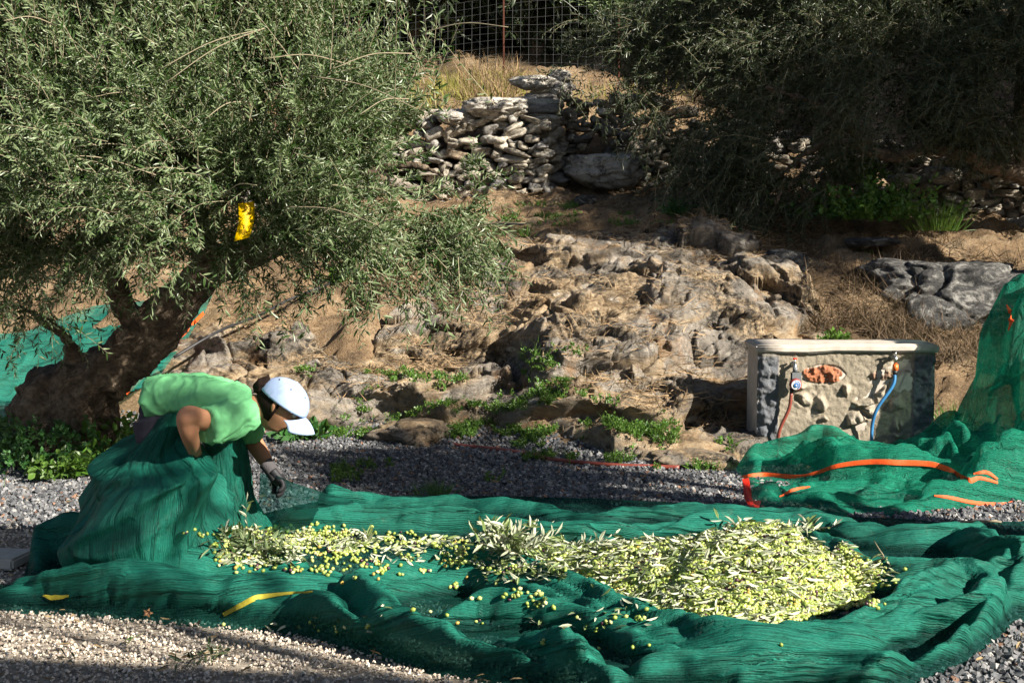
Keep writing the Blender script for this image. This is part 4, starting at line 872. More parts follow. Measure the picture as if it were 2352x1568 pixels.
    def ticks(b):
        for k in range(-2, 5): a = k * .45; box(b, (.0235 * math.cos(a), -.0325, -.0243 + .0235 * math.sin(a)), (.007, .002, .006))
        cyl(b, (0, -.031, -.0243), (0, -.036, -.0245), .015, .014, 20)
    bm_obj('dial_marks', ticks, DB, tm); bm_obj('dial_centre', lambda b: cyl(b, (0, -.036, -.0245), (0, -.038, -.0245), .0055), LG, tm)
    bm_obj('coupling', lambda b: cyl(b, (0, .01, .055), (0, .012, .085), .016), GREYP, tm, True); bm_obj('outlet', lambda b: cyl(b, (-.018, .012, -.052), (-.022, .012, -.085), .012, .010), BLACK, tm, True)
    hb = P(1790, 990, y0 - .06); h1 = tube('garden_hose', [(q1.x - .022, y0 - .064, q1.z - .18, .011), (q1.x - .035, y0 - .066, q1.z - .28, .011), (hb.x, hb.y, hb.z, .011), (hb.x - .012, hb.y, .03, .011), (hb.x - .10, hb.y - .14, .02, .011)], HOSE, 26, 10, label='brown red hose hanging from the water timer down the block', cat='hose')
    hb = P(2005, 980, y0 - .06); OR = plain('orange_plastic', (.8, .16, .03), .45, .5)
    h2 = tube('garden_hose', [(q2.x - .004, y0 - .06, q2.z - .10, .011), (q2.x - .02, y0 - .075, q2.z - .18, .011), (hb.x + .02, hb.y - .02, hb.z + .12, .011), (hb.x - .005, hb.y, hb.z, .011), (hb.x - .01, hb.y - .02, .02, .011)], BLUE, 26, 10, label='blue hose curving down from the right tap of the block', cat='hose')
    k = bm_obj('coupling', lambda b: cyl(b, (q2.x, y0 - .056, q2.z - .045), (q2.x - .002, y0 - .058, q2.z - .085), .018, .018), OR, h2, True)
    bm_obj('coupling_collar', lambda b: cyl(b, (q2.x - .002, y0 - .058, q2.z - .083), (q2.x - .005, y0 - .06, q2.z - .112), .0178, .013), BLACK, k, True)
block()
# ------------------------------------------------------------------ nets
HK = 1.0; CREASE = 0.0; WK = 1.0
def poly_field(lines, X, Y, base=None, k=None):
    """lines: ([(x,y,h) in view pixels], w_near, w_far): folds of cloth; X, Y world points; returns height"""
    H = np.zeros(len(X)) if base is None else base.copy()
    for li, (pts, wn, wf) in enumerate(lines):
        W = np.array([(*G(x, y, h)[:2], h / 1.15) for x, y, h in pts]); W = catmull(W, len(W) * 5)
        W[:, 0] += .012 * np.sin(np.arange(len(W)) * 1.7 + W[0, 1] * 9); best = np.full(len(X), 9.0); hh = np.zeros(len(X)); sgn = np.zeros(len(X)); arc = np.zeros(len(X)); acc = 0.0; sx = np.zeros(len(X))
        for i in range(len(W) - 1):
            a, b = W[i], W[i + 1]; d = b[:2] - a[:2]; L2_ = d @ d + 1e-9; t = ((X - a[0]) * d[0] + (Y - a[1]) * d[1]) / L2_; tc = np.clip(t, 0, 1)
            dx = X - a[0] - d[0] * tc; dy = Y - a[1] - d[1] * tc; dist = np.hypot(dx, dy); m_ = dist < best
            best = np.where(m_, dist, best); hh = np.where(m_, a[2] + (b[2] - a[2]) * tc, hh); sgn = np.where(m_, dy, sgn); ln = math.sqrt(L2_); arc = np.where(m_, acc + ln * tc, arc); sx = np.where(m_, (d[0] * (Y - a[1]) - d[1] * (X - a[0])) / ln, sx); acc += ln
        hh = np.maximum(hh, 0) * HK; w_ = WK * np.where(sgn < 0, wn, wf) * (.6 + .4 * hh / max(hh.max(), 1e-3)); q = np.clip(best / w_, 0, 1)
        f = hh * np.maximum(1 - q ** 1.9, 0) ** .6 * (1.15 - .15 * q)
        if CREASE:
            wob = vnoise(np.stack([arc * 1.3, X * 0 + li * 7, X * 0], 1), 3) * 1.6
            c1 = np.abs(vnoise(np.stack([arc * 1.1 + li * 3.1, sx * 15 + wob, X * 0 + li], 1), 41)); c2 = np.abs(vnoise(np.stack([arc * 2.0 + li * 5.3, sx * 30 + wob * 2, X * 0 + li], 1), 43))
            f = f * (1 + CREASE * (.42 * (np.minimum(c1, .42) / .42 - .62) + .16 * (np.minimum(c2, .35) / .35 - .6)) * (q < 1))
        a_ = .0035; H = np.where(np.abs(H - f) < a_ * 4, np.maximum(H, f) + (a_ * 4 - np.abs(H - f)) ** 2 / (a_ * 16), np.maximum(H, f))
    return H
def in_poly(pts, X, Y):
    Q = np.array([G(x, y, 0)[:2] for x, y in pts]); ins = np.zeros(len(X), bool); dist = np.full(len(X), 9.0)
    for i in range(len(Q)):
        a, b = Q[i], Q[(i + 1) % len(Q)]; c = ((a[1] > Y) != (b[1] > Y)) & (X < (b[0] - a[0]) * (Y - a[1]) / (b[1] - a[1] + 1e-12) + a[0]); ins ^= c
        d = b - a; t = np.clip(((X - a[0]) * d[0] + (Y - a[1]) * d[1]) / (d @ d + 1e-9), 0, 1); dist = np.minimum(dist, np.hypot(X - a[0] - d[0] * t, Y - a[1] - d[1] * t))
    return ins, np.where(ins, dist, -dist)
def keep(o, msk):
    bm = bmesh.new(); bm.from_mesh(o.data); bm.verts.ensure_lookup_table(); bmesh.ops.delete(bm, geom=[bm.verts[i] for i in np.nonzero(~msk)[0]], context='VERTS'); bm.to_mesh(o.data); bm.free()
def relax(o, pin, frames=18, grow=.06, floor=True, colliders=(), stiff=8.0, grav=1.0, q=4, bend=.35):
    """lets the cloth, a little larger than its frame, buckle into folds and settle"""
    vg = o.vertex_groups.new(name='pin')
    for v_ in (1.0,): vg.add([int(i) for i in np.nonzero(pin)[0]], v_, 'REPLACE')
    cl = []
    if floor:
        f = bm_obj('tmp_floor', lambda b: box(b, (0, 6, -.1), (14, 12, .2)), BLACK); cl.append(f)
    for c in cl + list(colliders):
        c.modifiers.new('c', 'COLLISION'); c.collision.thickness_outer = .006; c.collision.cloth_friction = 20
    md = o.modifiers.new('cloth', 'CLOTH'); s = md.settings
    s.quality = q; s.mass = .15; s.tension_stiffness = stiff; s.compression_stiffness = stiff; s.shear_stiffness = 2; s.bending_stiffness = bend; s.bending_model = 'ANGULAR'
    s.tension_damping = 8; s.compression_damping = 8; s.shear_damping = 5; s.bending_damping = .5; s.air_damping = 2
    s.vertex_group_mass = 'pin'; s.shrink_min = -grow; s.effector_weights.gravity = grav
    md.collision_settings.use_self_collision = False; md.collision_settings.distance_min = .006; md.point_cache.frame_start = 1; md.point_cache.frame_end = frames + 1
    for fr in range(1, frames + 1): scn.frame_set(fr)
    dg = bpy.context.evaluated_depsgraph_get(); ev = o.evaluated_get(dg); me = ev.to_mesh(); a = np.empty(len(me.vertices) * 3, np.float32); me.vertices.foreach_get('co', a); ev.to_mesh_clear()
    o.modifiers.clear(); o.vertex_groups.clear(); set_co(o, a.reshape(-1, 3))
    for c in colliders: c.modifiers.clear()
    for c in cl: bpy.data.objects.remove(c)
    scn.frame_set(1)
    return a.reshape(-1, 3).astype(float)

def smooth_grid(a, o, it=2, f=.5):
    E = np.empty(len(o.data.edges) * 2, np.int32); o.data.edges.foreach_get('vertices', E); E = E.reshape(-1, 2); cnt = np.bincount(E.ravel(), minlength=len(a))[:, None]
    for _ in range(it):
        s_ = np.stack([np.bincount(E[:, 0], a[E[:, 1], k], len(a)) + np.bincount(E[:, 1], a[E[:, 0], k], len(a)) for k in range(3)], 1); a = a * (1 - f) + f * s_ / np.maximum(cnt, 1)
    return a
RIM = [([(75, 1350, .05), (160, 1345, .08), (300, 1338, .105), (500, 1342, .10), (700, 1348, .10), (900, 1322, .10), (1080, 1302, .10), (1200, 1325, .10), (1350, 1380, .10), (1500, 1430, .095), (1680, 1478, .09), (1850, 1478, .08), (2000, 1430, .08), (2120, 1370, .085), (2200, 1310, .08)], .17, .15),
       ([(60, 1310, .05), (120, 1255, .10), (200, 1250, .12), (300, 1290, .09), (480, 1310, .09), (620, 1322, .06), (760, 1335, .05)], .12, .14),
       ([(330, 1345, .05), (560, 1290, .10), (700, 1310, .07)], .08, .08),
       # lobes in front of the rim
       ([(500, 1420, .02), (580, 1402, .055), (680, 1412, .065), (800, 1448, .06), (880, 1475, .03)], .07, .1),
       ([(640, 1408, .03), (740, 1398, .08), (830, 1438, .085), (900, 1470, .06), (1000, 1500, .05), (1150, 1530, .04)], .09, .12),
       ([(760, 1375, .05), (840, 1366, .10), (920, 1410, .10), (1010, 1450, .10), (1120, 1490, .09), (1250, 1530, .08), (1400, 1560, .05)], .12, .12),
       ([(1010, 1440, .03), (1100, 1395, .08), (1230, 1400, .09), (1380, 1425, .085), (1520, 1462, .08), (1650, 1500, .06)], .10, .10),
       ([(1180, 1475, .05), (1260, 1466, .10), (1320, 1505, .09), (1345, 1560, .07)], .10, .12),
       ([(1080, 1340, .05), (1200, 1375, .07), (1330, 1420, .06), (1500, 1500, .06), (1700, 1560, .05)], .07, .07),
       ([(1500, 1540, .05), (1700, 1520, .08), (1880, 1528, .07), (2050, 1525, .09), (2180, 1490, .10), (2265, 1430, .11), (2290, 1380, .08)], .15, .14),
       ([(1700, 1490, .05), (1850, 1450, .09), (2000, 1405, .10), (2120, 1355, .11), (2200, 1325, .10), (2260, 1350, .10)], .10, .06),
       ([(2060, 1440, .06), (2180, 1400, .10), (2260, 1375, .11), (2300, 1400, .07)], .07, .06),
       ([(1880, 1300, .04), (2000, 1335, .06), (2150, 1330, .09), (2260, 1330, .10), (2290, 1290, .09), (2250, 1240, .06)], .10, .10),
       ([(2180, 1240, .05), (2280, 1260, .11), (2352, 1262, .11), (2440, 1260, .08)], .12, .14),
       ([(2300, 1380, .07), (2320, 1320, .10), (2360, 1290, .10), (2440, 1290, .10)], .10, .12),
       # back rolls
       ([(620, 1225, .05), (700, 1206, .08), (900, 1200, .085), (1100, 1202, .08), (1320, 1222, .075), (1480, 1215, .07), (1640, 1198, .07), (1800, 1190, .08), (1930, 1205, .05)], .13, .10),
       ([(760, 1140, .10), (900, 1160, .06), (1050, 1158, .07), (1200, 1172, .06), (1330, 1188, .05), (1520, 1176, .07), (1700, 1180, .06), (1840, 1185, .06)], .10, .12),
       ([(1840, 1200, .06), (2000, 1226, .075), (2150, 1236, .075), (2250, 1225, .05)], .12, .10), ([(1800, 1225, .03), (1930, 1262, .07), (2080, 1292, .06), (2200, 1290, .05)], .08, .08),
       ([(-80, 1368, .04), (0, 1366, .05), (90, 1372, .04)], .08, .08)]
OUT1 = [(-90, 1395), (100, 1398), (300, 1414), (500, 1430), (620, 1440), (700, 1452), (850, 1496), (1000, 1536), (1150, 1560), (1330, 1585), (1480, 1680), (1900, 1680), (2100, 1566), (2220, 1522), (2300, 1460), (2330, 1425), (2460, 1425), (2520, 1200), (2200, 1205), (1960, 1190), (1740, 1172), (1500, 1160), (1300, 1150), (1100, 1144), (900, 1148), (780, 1135), (690, 1165), (560, 1190), (300, 1195), (180, 1215), (110, 1250), (55, 1310), (60, 1345), (-90, 1352)]
PILE = [([(1100, 1268, .03), (1220, 1262, .06), (1330, 1272, .05)], .13, .12), ([(1250, 1305, .03), (1450, 1290, .08), (1600, 1275, .11)], .32, .20), ([(1540, 1262, .13), (1680, 1222, .22), (1800, 1216, .22), (1900, 1262, .14)], .55, .20), ([(1600, 1380, .06), (1800, 1390, .08), (1900, 1350, .06)], .25, .25)]
PILE_OUT = [(1085, 1300), (1180, 1282), (1300, 1292), (1450, 1312), (1560, 1325), (1700, 1335), (1850, 1335), (1975, 1350), (2000, 1365), (1930, 1405), (1850, 1440), (1700, 1462), (1560, 1450), (1400, 1398), (1280, 1350), (1180, 1318)]
def net_base(X, Y):
    global HK, CREASE, WK
    wx = .05 * fbm(np.stack([X, Y, X * 0], 1) * 2.2, 3, 61); wy = .045 * fbm(np.stack([X, Y, X * 0], 1) * 2.6, 3, 62)
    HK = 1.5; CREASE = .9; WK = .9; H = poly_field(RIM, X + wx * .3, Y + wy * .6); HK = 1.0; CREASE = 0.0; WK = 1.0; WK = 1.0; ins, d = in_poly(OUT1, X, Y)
    p = np.stack([X, Y, X * 0], 1); wr = p * [.6, 3.4, 1] + .35 * np.stack([fbm(p * 1.3, 2, 7), fbm(p * 1.3, 2, 8), X * 0], 1)
    H = H + .012 + (.26 * H + .010) * np.maximum(ridged(wr * 1.5, 3, 11, .55), -.4) * .45 + .004 * fbm(p * 9, 2, 13)
    fold = smooth(.02, .07, H)
    cr = np.abs(vnoise(p * [.55, 6.0, 1] + fbm(p * .9, 2, 3)[:, None] * 1.6, 14)); cr2 = np.abs(vnoise(p * [.8, 12, 1] + fbm(p * 1.2, 2, 4)[:, None] * 2.2, 15))
    H = H + fold * (.008 * (np.minimum(cr, .30) / .30 - .6) + .006 * (np.minimum(cr2, .3) / .3 - .6))
    return np.maximum(H, .006) * smooth(-.005, .06, d) - .03 * smooth(.02, -.01, d), ins, d
def build_net1():
    st = .0145; xs = np.arange(-2.35, 2.75, st); ys = np.arange(4.2, 8.2, st); X, Y = np.meshgrid(xs, ys, indexing='ij'); X = X.ravel(); Y = Y.ravel()
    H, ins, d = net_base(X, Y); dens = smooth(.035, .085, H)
    p = np.stack([X, Y, X * 0], 1); H0 = H.reshape(len(xs), len(ys)); gx, gy = np.gradient(H0, st)
    # folds lean over a little: push tops sideways
    lean = .45; V = np.stack([X - .3 * H * gx.ravel() * 0, Y - lean * H * (1 + .8 * vnoise(p * [1.5, 4, 1], 9)) * smooth(.03, .08, H), H], 1)
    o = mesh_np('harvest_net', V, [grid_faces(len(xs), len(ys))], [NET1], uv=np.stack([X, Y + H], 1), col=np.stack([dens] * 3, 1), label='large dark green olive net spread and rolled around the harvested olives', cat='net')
    k = d > -.04; d2 = d[k]; keep(o, k); a = get_co(o)
    h2 = H[k]
    if RELAX: set_co(o, smooth_grid(relax(o, (d2 < .015) | (h2 < .035), 9, .045, bend=.12, stiff=12, grav=.05), o, 2))
    return o
RELAX = True
net1 = build_net1()

from mathutils.bvhtree import BVHTree
def bvh(*obs):
    V = []; Fc = []
    for o in obs:
        b = len(V); V += [o.matrix_world @ v.co if o.parent is None else v.co.copy() for v in o.data.vertices]; Fc += [[b + i for i in p.vertices] for p in o.data.polygons]
    return BVHTree.FromPolygons(V, Fc)
def hit(tree_, x, y, off=.004):
    d = ray(x, y).normalized(); h = tree_.ray_cast(Vector((0, 0, CAMZ)), d)
    return None if h[0] is None else h[0] + (h[1] if h[1].dot(d) < 0 else -h[1]) * off
def strip(name, tree_, pts, m, parent, off=.006, **k):
    """a band lying on the cloth: pts (x, y, half width in m)"""
    C = catmull(pts, len(pts) * 8); c = []; ws = []
    for x, y, w_ in C:
        h = hit(tree_, x, y, off)
        if h is not None: c.append(h); ws.append(w_)
    if len(c) < 4: return None
    c = np.array(c); ws = np.array(ws)
    for _ in range(2): c[1:-1] = (c[:-2] + 2 * c[1:-1] + c[2:]) / 4
    d = np.gradient(c, axis=0); d /= np.linalg.norm(d, axis=1)[:, None] + 1e-9; up = np.array([0, .45, .9]); s_ = np.cross(d, np.cross(np.broadcast_to(up, d.shape), d)); s_ /= np.linalg.norm(s_, axis=1)[:, None] + 1e-9
    s_ = np.array([0, .35, .94]) * 1.0 - d * (d @ np.array([0, .35, .94]))[:, None]; s_ /= np.linalg.norm(s_, axis=1)[:, None]
    V = np.concatenate([c + s_ * ws[:, None], c + [0, -.003, .002], c - s_ * ws[:, None]]); n = len(c); i = np.arange(n - 1)[:, None]
    return mesh_np(name, V, [np.concatenate([i + np.array([[0, 1, n + 1, n]]), i + np.array([[n, n + 1, 2 * n + 1, 2 * n]])])], [m], parent, **k)

# the part of the net gathered over the arm
def sheet_rows(name, rows, nu, nv, depth, parent, seed, amp=.05, span=1.75, grow=.06, mat=None, frames=14):
    """rows: (y, xl, xr, D): silhouette of a hanging cloth; its front bulges towards the yard"""
    Rr = catmull(rows, nv); ph = np.linspace(-span, span, nu); V = np.zeros((nu, nv, 3)); g = np.random.default_rng(seed)
    for j, (y, xl, xr, D) in enumerate(Rr):
        a = P(xl, y, D); b = P(xr, y, D); hw = (b.x - a.x) / 2; cx = (a.x + b.x) / 2; dp = min(depth, hw * 1.1 + .02)
        V[:, j, 0] = cx + hw * np.sin(ph) / max(1, np.sin(min(span, 1.57))); V[:, j, 1] = D - dp * np.cos(ph); V[:, j, 2] = a.z
    U, W = np.meshgrid(np.linspace(0, 1, nu), np.linspace(0, 1, nv), indexing='ij'); Uu, Ww = U.ravel(), W.ravel(); sw = (Uu - .5) ** 2 * 1.6; q = np.stack([Uu * 1.1 + Ww * .9, (Ww + .45 * Uu + sw) * 1.5, Uu * 0 + seed], 1)
    f = .62 * ridged(q * 1.7 + fbm(q * 1.5, 2, seed)[:, None] * .5, 3, seed, .48) + .5 * fbm(q * 1.2, 2, seed + 5) + .16 * ridged(np.stack([Uu * 6 - Ww * 1.5, Ww * 1.2, Uu * 0], 1), 2, seed + 9) * smooth(.6, 0, Ww)
    nrm = np.stack([np.sin(ph)[:, None] * np.ones((1, nv)), -np.cos(ph)[:, None] * np.ones((1, nv)), np.zeros((nu, nv))], 2).reshape(-1, 3)
    env = np.minimum(1, smooth(.05, .35, W.ravel()) + .08)
    Vf = V.reshape(-1, 3) + nrm * (amp * f * env)[:, None]
    Vf[:, 2] = np.maximum(Vf[:, 2], .012)
    arc = np.array([Rr[:, 0]]) * 0 + np.linspace(0, 1.1, nv)[None]
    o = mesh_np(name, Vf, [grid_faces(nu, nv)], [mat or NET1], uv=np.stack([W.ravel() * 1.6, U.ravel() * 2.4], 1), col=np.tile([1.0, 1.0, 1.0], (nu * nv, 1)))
    pin = (W.ravel() < .06) | (W.ravel() > .97) | (U.ravel() < .015) | (U.ravel() > .985)
    if RELAX: set_co(o, smooth_grid(relax(o, pin, frames, grow, bend=.15, stiff=12, grav=.05), o, 3))
    o.parent = parent; return o
fold1 = sheet_rows('gathered_fold', [(945, 392, 415, 5.72), (975, 350, 424, 5.80), (1010, 300, 430, 5.86), (1040, 258, 445, 5.88), (1065, 230, 492, 5.84), (1100, 205, 502, 5.88), (1150, 188, 506, 5.88), (1200, 186, 508, 5.86), (1250, 198, 512, 5.84), (1300, 210, 530, 5.8), (1345, 220, 560, 5.75)], 120, 130, .34, net1, 3, amp=.11, grow=.03)
fold2 = sheet_rows('gathered_fold', [(985, 468, 545, 6.05), (1020, 468, 566, 6.15), (1070, 470, 574, 6.2), (1120, 474, 578, 6.2), (1170, 470, 604, 6.2), (1215, 470, 612, 6.15), (1250, 470, 600, 6.05), (1290, 470, 560, 5.95)], 70, 80, .14, net1, 8, amp=.03, grow=.04)
def held_sheet():
    nu, nv = 70, 34; top = catmull([(598, 1085, 6.2), (648, 1100, 6.02), (700, 1118, 6.3), (800, 1143, 7.0), (900, 1152, 7.55), (1000, 1152, 7.55)], nu); bot = catmull([(590, 1215, 6.3), (625, 1224, 6.35), (700, 1214, 6.5), (800, 1206, 6.75), (900, 1203, 6.9), (1000, 1204, 6.95)], nu)
    V = np.zeros((nu, nv, 3)); t = np.linspace(0, 1, nv)
    for i in range(nu):
        a = np.array(P(*top[i])); b = np.array(P(*bot[i])); V[i] = a + (b - a) * t[:, None]; sag = .035 * np.sin(np.pi * t) * smooth(0, .4, i / nu); V[i, :, 2] -= sag
    U, W = np.meshgrid(np.linspace(0, 1, nu), t, indexing='ij'); Vf = V.reshape(-1, 3); r_ = np.arctan2(W.ravel() * .6 + .02, U.ravel() + .03)
    f = ridged(np.stack([r_ * 3.2, U.ravel() * 1.2, W.ravel() * 0], 1), 2, 31); Vf = Vf + np.array([.1, -.75, .65]) * (.030 * f * smooth(0, .15, U.ravel()))[:, None]; Vf[:, 2] = np.maximum(Vf[:, 2], .012)
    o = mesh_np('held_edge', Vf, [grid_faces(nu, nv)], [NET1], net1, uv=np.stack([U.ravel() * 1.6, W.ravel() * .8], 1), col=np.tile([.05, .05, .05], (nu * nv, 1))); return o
held = held_sheet()
T1 = bvh(net1, fold1, fold2)
for s_ in ([(100, 1366, .003), (125, 1370, .010), (160, 1366, .004)], [(515, 1412, .008), (545, 1392, .010), (590, 1374, .010), (650, 1363, .006), (720, 1360, .003)]):
    strip('selvedge_stripe', T1, s_, YELLOW, net1)
# slot of the second net, thrown in a heap before the block and up at the right
RIM2 = [([(1690, 1052, .08), (1760, 1018, .17), (1830, 992, .23), (1900, 977, .27), (1990, 988, .25), (2080, 987, .26), (2150, 978, .30), (2200, 950, .38)], .42, .12),
        ([(1715, 1096, .10), (1800, 1090, .13), (1900, 1072, .17), (2000, 1058, .20), (2140, 1068, .20), (2250, 1105, .15), (2290, 1120, .1)], .26, .2),
        ([(1850, 1160, .05), (1872, 1110, .13), (1955, 1104, .14), (2010, 1112, .12)], .20, .16), ([(1700, 1130, .04), (1740, 1150, .05), (1850, 1160, .06)], .10, .12), ([(1960, 1170, .05), (2060, 1150, .06), (2150, 1148, .08), (2300, 1145, .06), (2420, 1130, .06)], .10, .15),
        ([(2222, 960, .28), (2228, 900, .44), (2240, 845, .59), (2280, 785, .75), (2352, 705, .97), (2430, 645, 1.13), (2560, 590, 1.28)], .80, .22), ([(2300, 850, .52), (2315, 910, .42), (2290, 980, .30), (2200, 1040, .20)], .16, .12), ([(2380, 800, .70), (2370, 900, .46), (2320, 1020, .24), (2260, 1090, .15)], .15, .14), ([(2215, 1030, .20), (2300, 1000, .30), (2380, 985, .36), (2480, 975, .40)], .62, .4), ([(2460, 820, .72), (2450, 960, .42), (2410, 1080, .18)], .3, .3),
        ([(1760, 1030, .13), (1880, 1035, .20), (1960, 1025, .2), (2060, 1010, .24)], .07, .06), ([(1780, 1060, .1), (1900, 1050, .17), (2100, 1040, .22), (2200, 1050, .2)], .05, .06)]
OUT2 = [(1683, 1072), (1720, 1050), (1752, 1058), (2160, 1052), (2215, 1050), (2300, 1010), (2900, 1005), (2900, 1140), (2500, 1140), (2340, 1156), (2290, 1160), (2200, 1172), (2060, 1186), (1960, 1182), (1950, 1200), (1880, 1192), (1840, 1172), (1780, 1168), (1740, 1172), (1722, 1150), (1706, 1110), (1690, 1092)]
def build_net2():
    global CREASE
    CREASE = .9
    st = .017; xs = np.arange(1.15, 4.4, st); ys = np.arange(6.95, 9.6, st); X, Y = np.meshgrid(xs, ys, indexing='ij'); X = X.ravel(); Y = Y.ravel()
    H = poly_field(RIM2, X, Y); CREASE = 0.0; ins, d = in_poly(OUT2, X, Y); p = np.stack([X, Y, H], 1)
    wr = p * [1.4, 2.6, 1] + .35 * np.stack([fbm(p * 1.3, 2, 7), fbm(p * 1.3, 2, 8), X * 0], 1)
    H = H + .015 + (.24 * np.minimum(H, .5) + .012) * ridged(wr * 1.6, 3, 15, .55) * .7 + .05 * smooth(.1, .5, H) * ridged(p * [3.2, .8, 0] + .6, 2, 17)
    H = np.maximum(H, .008) * smooth(-.005, .08, d) - .03 * smooth(.02, -.01, d); d = np.where(Y > 8.97, np.where(X < 2.78, np.minimum(d, 8.97 - Y), d), d)
    o = mesh_np('olive_net', np.stack([X, Y, H], 1), [grid_faces(len(xs), len(ys))], [NET2], uv=np.stack([X, Y + H], 1), col=np.tile([.35, .35, .35], (len(X), 1)), label='bright green sheer net with orange edging heaped before the stone block', cat='net')
    k = d > -.03; h2 = H[k]; d2 = d[k]; x2 = X[k]; keep(o, k)
    if RELAX: set_co(o, smooth_grid(relax(o, (d2 < .015) | (h2 < .03) | (x2 > 4.3) | (h2 > .9), 14, .05, bend=.12, stiff=12), o, 3))
    return o
net2 = build_net2()
T2 = bvh(net2)
for s_ in ([(1702, 1100, .009), (1712, 1096, .010), (1750, 1092, .014), (1800, 1095, .015), (1845, 1093, .007), (1880, 1085, .010), (1930, 1068, .012), (2000, 1060, .014), (2070, 1062, .015), (2140, 1066, .015), (2190, 1085, .015), (2225, 1104, .014), (2250, 1098, .010), (2290, 1108, .007)], [(2145, 1139, .004), (2180, 1143, .009), (2240, 1155, .010), (2300, 1158, .009), (2325, 1152, .004)], [(1790, 1142, .003), (1820, 1128, .009), (1860, 1118, .004)], [(2312, 700, .004), (2325, 730, .02), (2318, 760, .006)], [(2235, 1090, .004), (2265, 1085, .010), (2290, 1100, .006)]):
    strip('edge_band', T2, s_, ORANGE, net2)
def corner(b):
    q = [G(1703, 1102, .10), G(1718, 1100, .10), G(1726, 1150, .04), G(1746, 1152, .035), G(1738, 1180, .02), G(1726, 1178, .02), G(1707, 1146, .05)]
    vs = [b.verts.new(v + Vector((0, -.03, .012))) for v in q]; b.faces.new(vs[::-1]); bmesh.ops.solidify(b, geom=b.faces[:], thickness=.004)
cb = bm_obj('corner_tab', corner, RED, net2)
q = G(1726, 1163, .03) + Vector((0, -.045, .012)); bm_obj('eyelet', lambda b: cyl(b, q, q + Vector((0, -.006, .003)), .007), WIRE, cb)
OUT3 = [(-60, 770), (60, 760), (220, 700), (330, 690), (490, 678), (470, 720), (430, 780), (398, 822), (372, 858), (330, 890), (284, 906), (250, 960), (150, 1000), (50, 984), (-60, 984)]
def build_net3():
    s = np.linspace((-60 - CX) / F, (500 - CX) / F, 240); D = np.linspace(9.7, 14, 330); S, DD = np.meshgrid(s, D, indexing='ij'); S = S.ravel(); DD = DD.ravel(); X = S * DD; z = terr(X, DD); p = np.stack([X, DD, z], 1)
    z = z + .10 + .07 * ridged(p * [1.2, .8, .8] + .4, 3, 71) + .02 * ridged(p * 4, 2, 73); c, sn = math.cos(PITCH), math.sin(PITCH)
    dz = z - CAMZ; dep = DD * c - dz * sn; vx = X / dep * F + CX; vy = CY - (DD * sn + dz * c) / dep * F
    ins = np.zeros(len(X), bool); Q = OUT3
    for i in range(len(Q)):
        a, b = Q[i], Q[(i + 1) % len(Q)]; c_ = ((a[1] > vy) != (b[1] > vy)) & (vx < (b[0] - a[0]) * (vy - a[1]) / (b[1] - a[1] + 1e-12) + a[0]); ins ^= c_
    o = mesh_np('bank_net', np.stack([X, DD, z], 1), [grid_faces(240, 330)], [NET3], uv=np.stack([X, DD * 1.1], 1), col=np.tile([.4, .4, .4], (len(X), 1)), label='teal net with orange edge spread over the bank behind the left trunk', cat='net')
    keep(o, ins); return o
net3 = build_net3(); T3 = bvh(net3)
strip('edge_band', T3, [(488, 690, .010), (480, 700, .022), (458, 738, .012), (432, 785, .012), (402, 826, .025), (385, 848, .035), (368, 866, .025), (330, 892, .018), (290, 901, .025)], ORANGE, net3)
strip('edge_band', T3, [(0, 980, .008), (20, 981, .016), (50, 982, .010)], RED, net3)
# ------------------------------------------------------------------ olives, leaves and sprigs on the net
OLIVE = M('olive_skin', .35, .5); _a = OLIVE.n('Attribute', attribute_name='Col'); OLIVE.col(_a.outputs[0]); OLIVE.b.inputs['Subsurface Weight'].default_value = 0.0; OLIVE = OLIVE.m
def olives(name, pos, seed, size=.0079, **k):
    g = np.random.default_rng(seed); n = len(pos)
    bm = bmesh.new(); bmesh.ops.create_icosphere(bm, subdivisions=1, radius=1); B_ = np.array([v.co[:] for v in bm.verts]) ; T = np.array([[v.index for v in f.verts] for f in bm.faces]); bm.free()
    a = g.normal(size=(n, 3)); a[:, 2] *= .4; a /= np.linalg.norm(a, axis=1)[:, None]; sz = size * g.uniform(.75, 1.2, n)
    v = B_[None] * sz[:, None, None]; v = v + a[:, None] * ((v * a[:, None]).sum(2) * .35)[..., None] + pos[:, None]
    r = g.random((n, 1)); c = np.where(r < .50, [[.25, .32, .06]], np.where(r < .76, [[.38, .43, .13]], np.where(r < .89, [[.56, .56, .26]], np.where(r < .93, [[.42, .30, .07]], [[.06, .022, .035]])))) * g.uniform(.75, 1.15, (n, 1))
    return mesh_np(name, v.reshape(-1, 3), [(T[None] + (np.arange(n) * len(B_))[:, None, None]).reshape(-1, 3)], [OLIVE], col=np.repeat(c, len(B_), 0), **k)
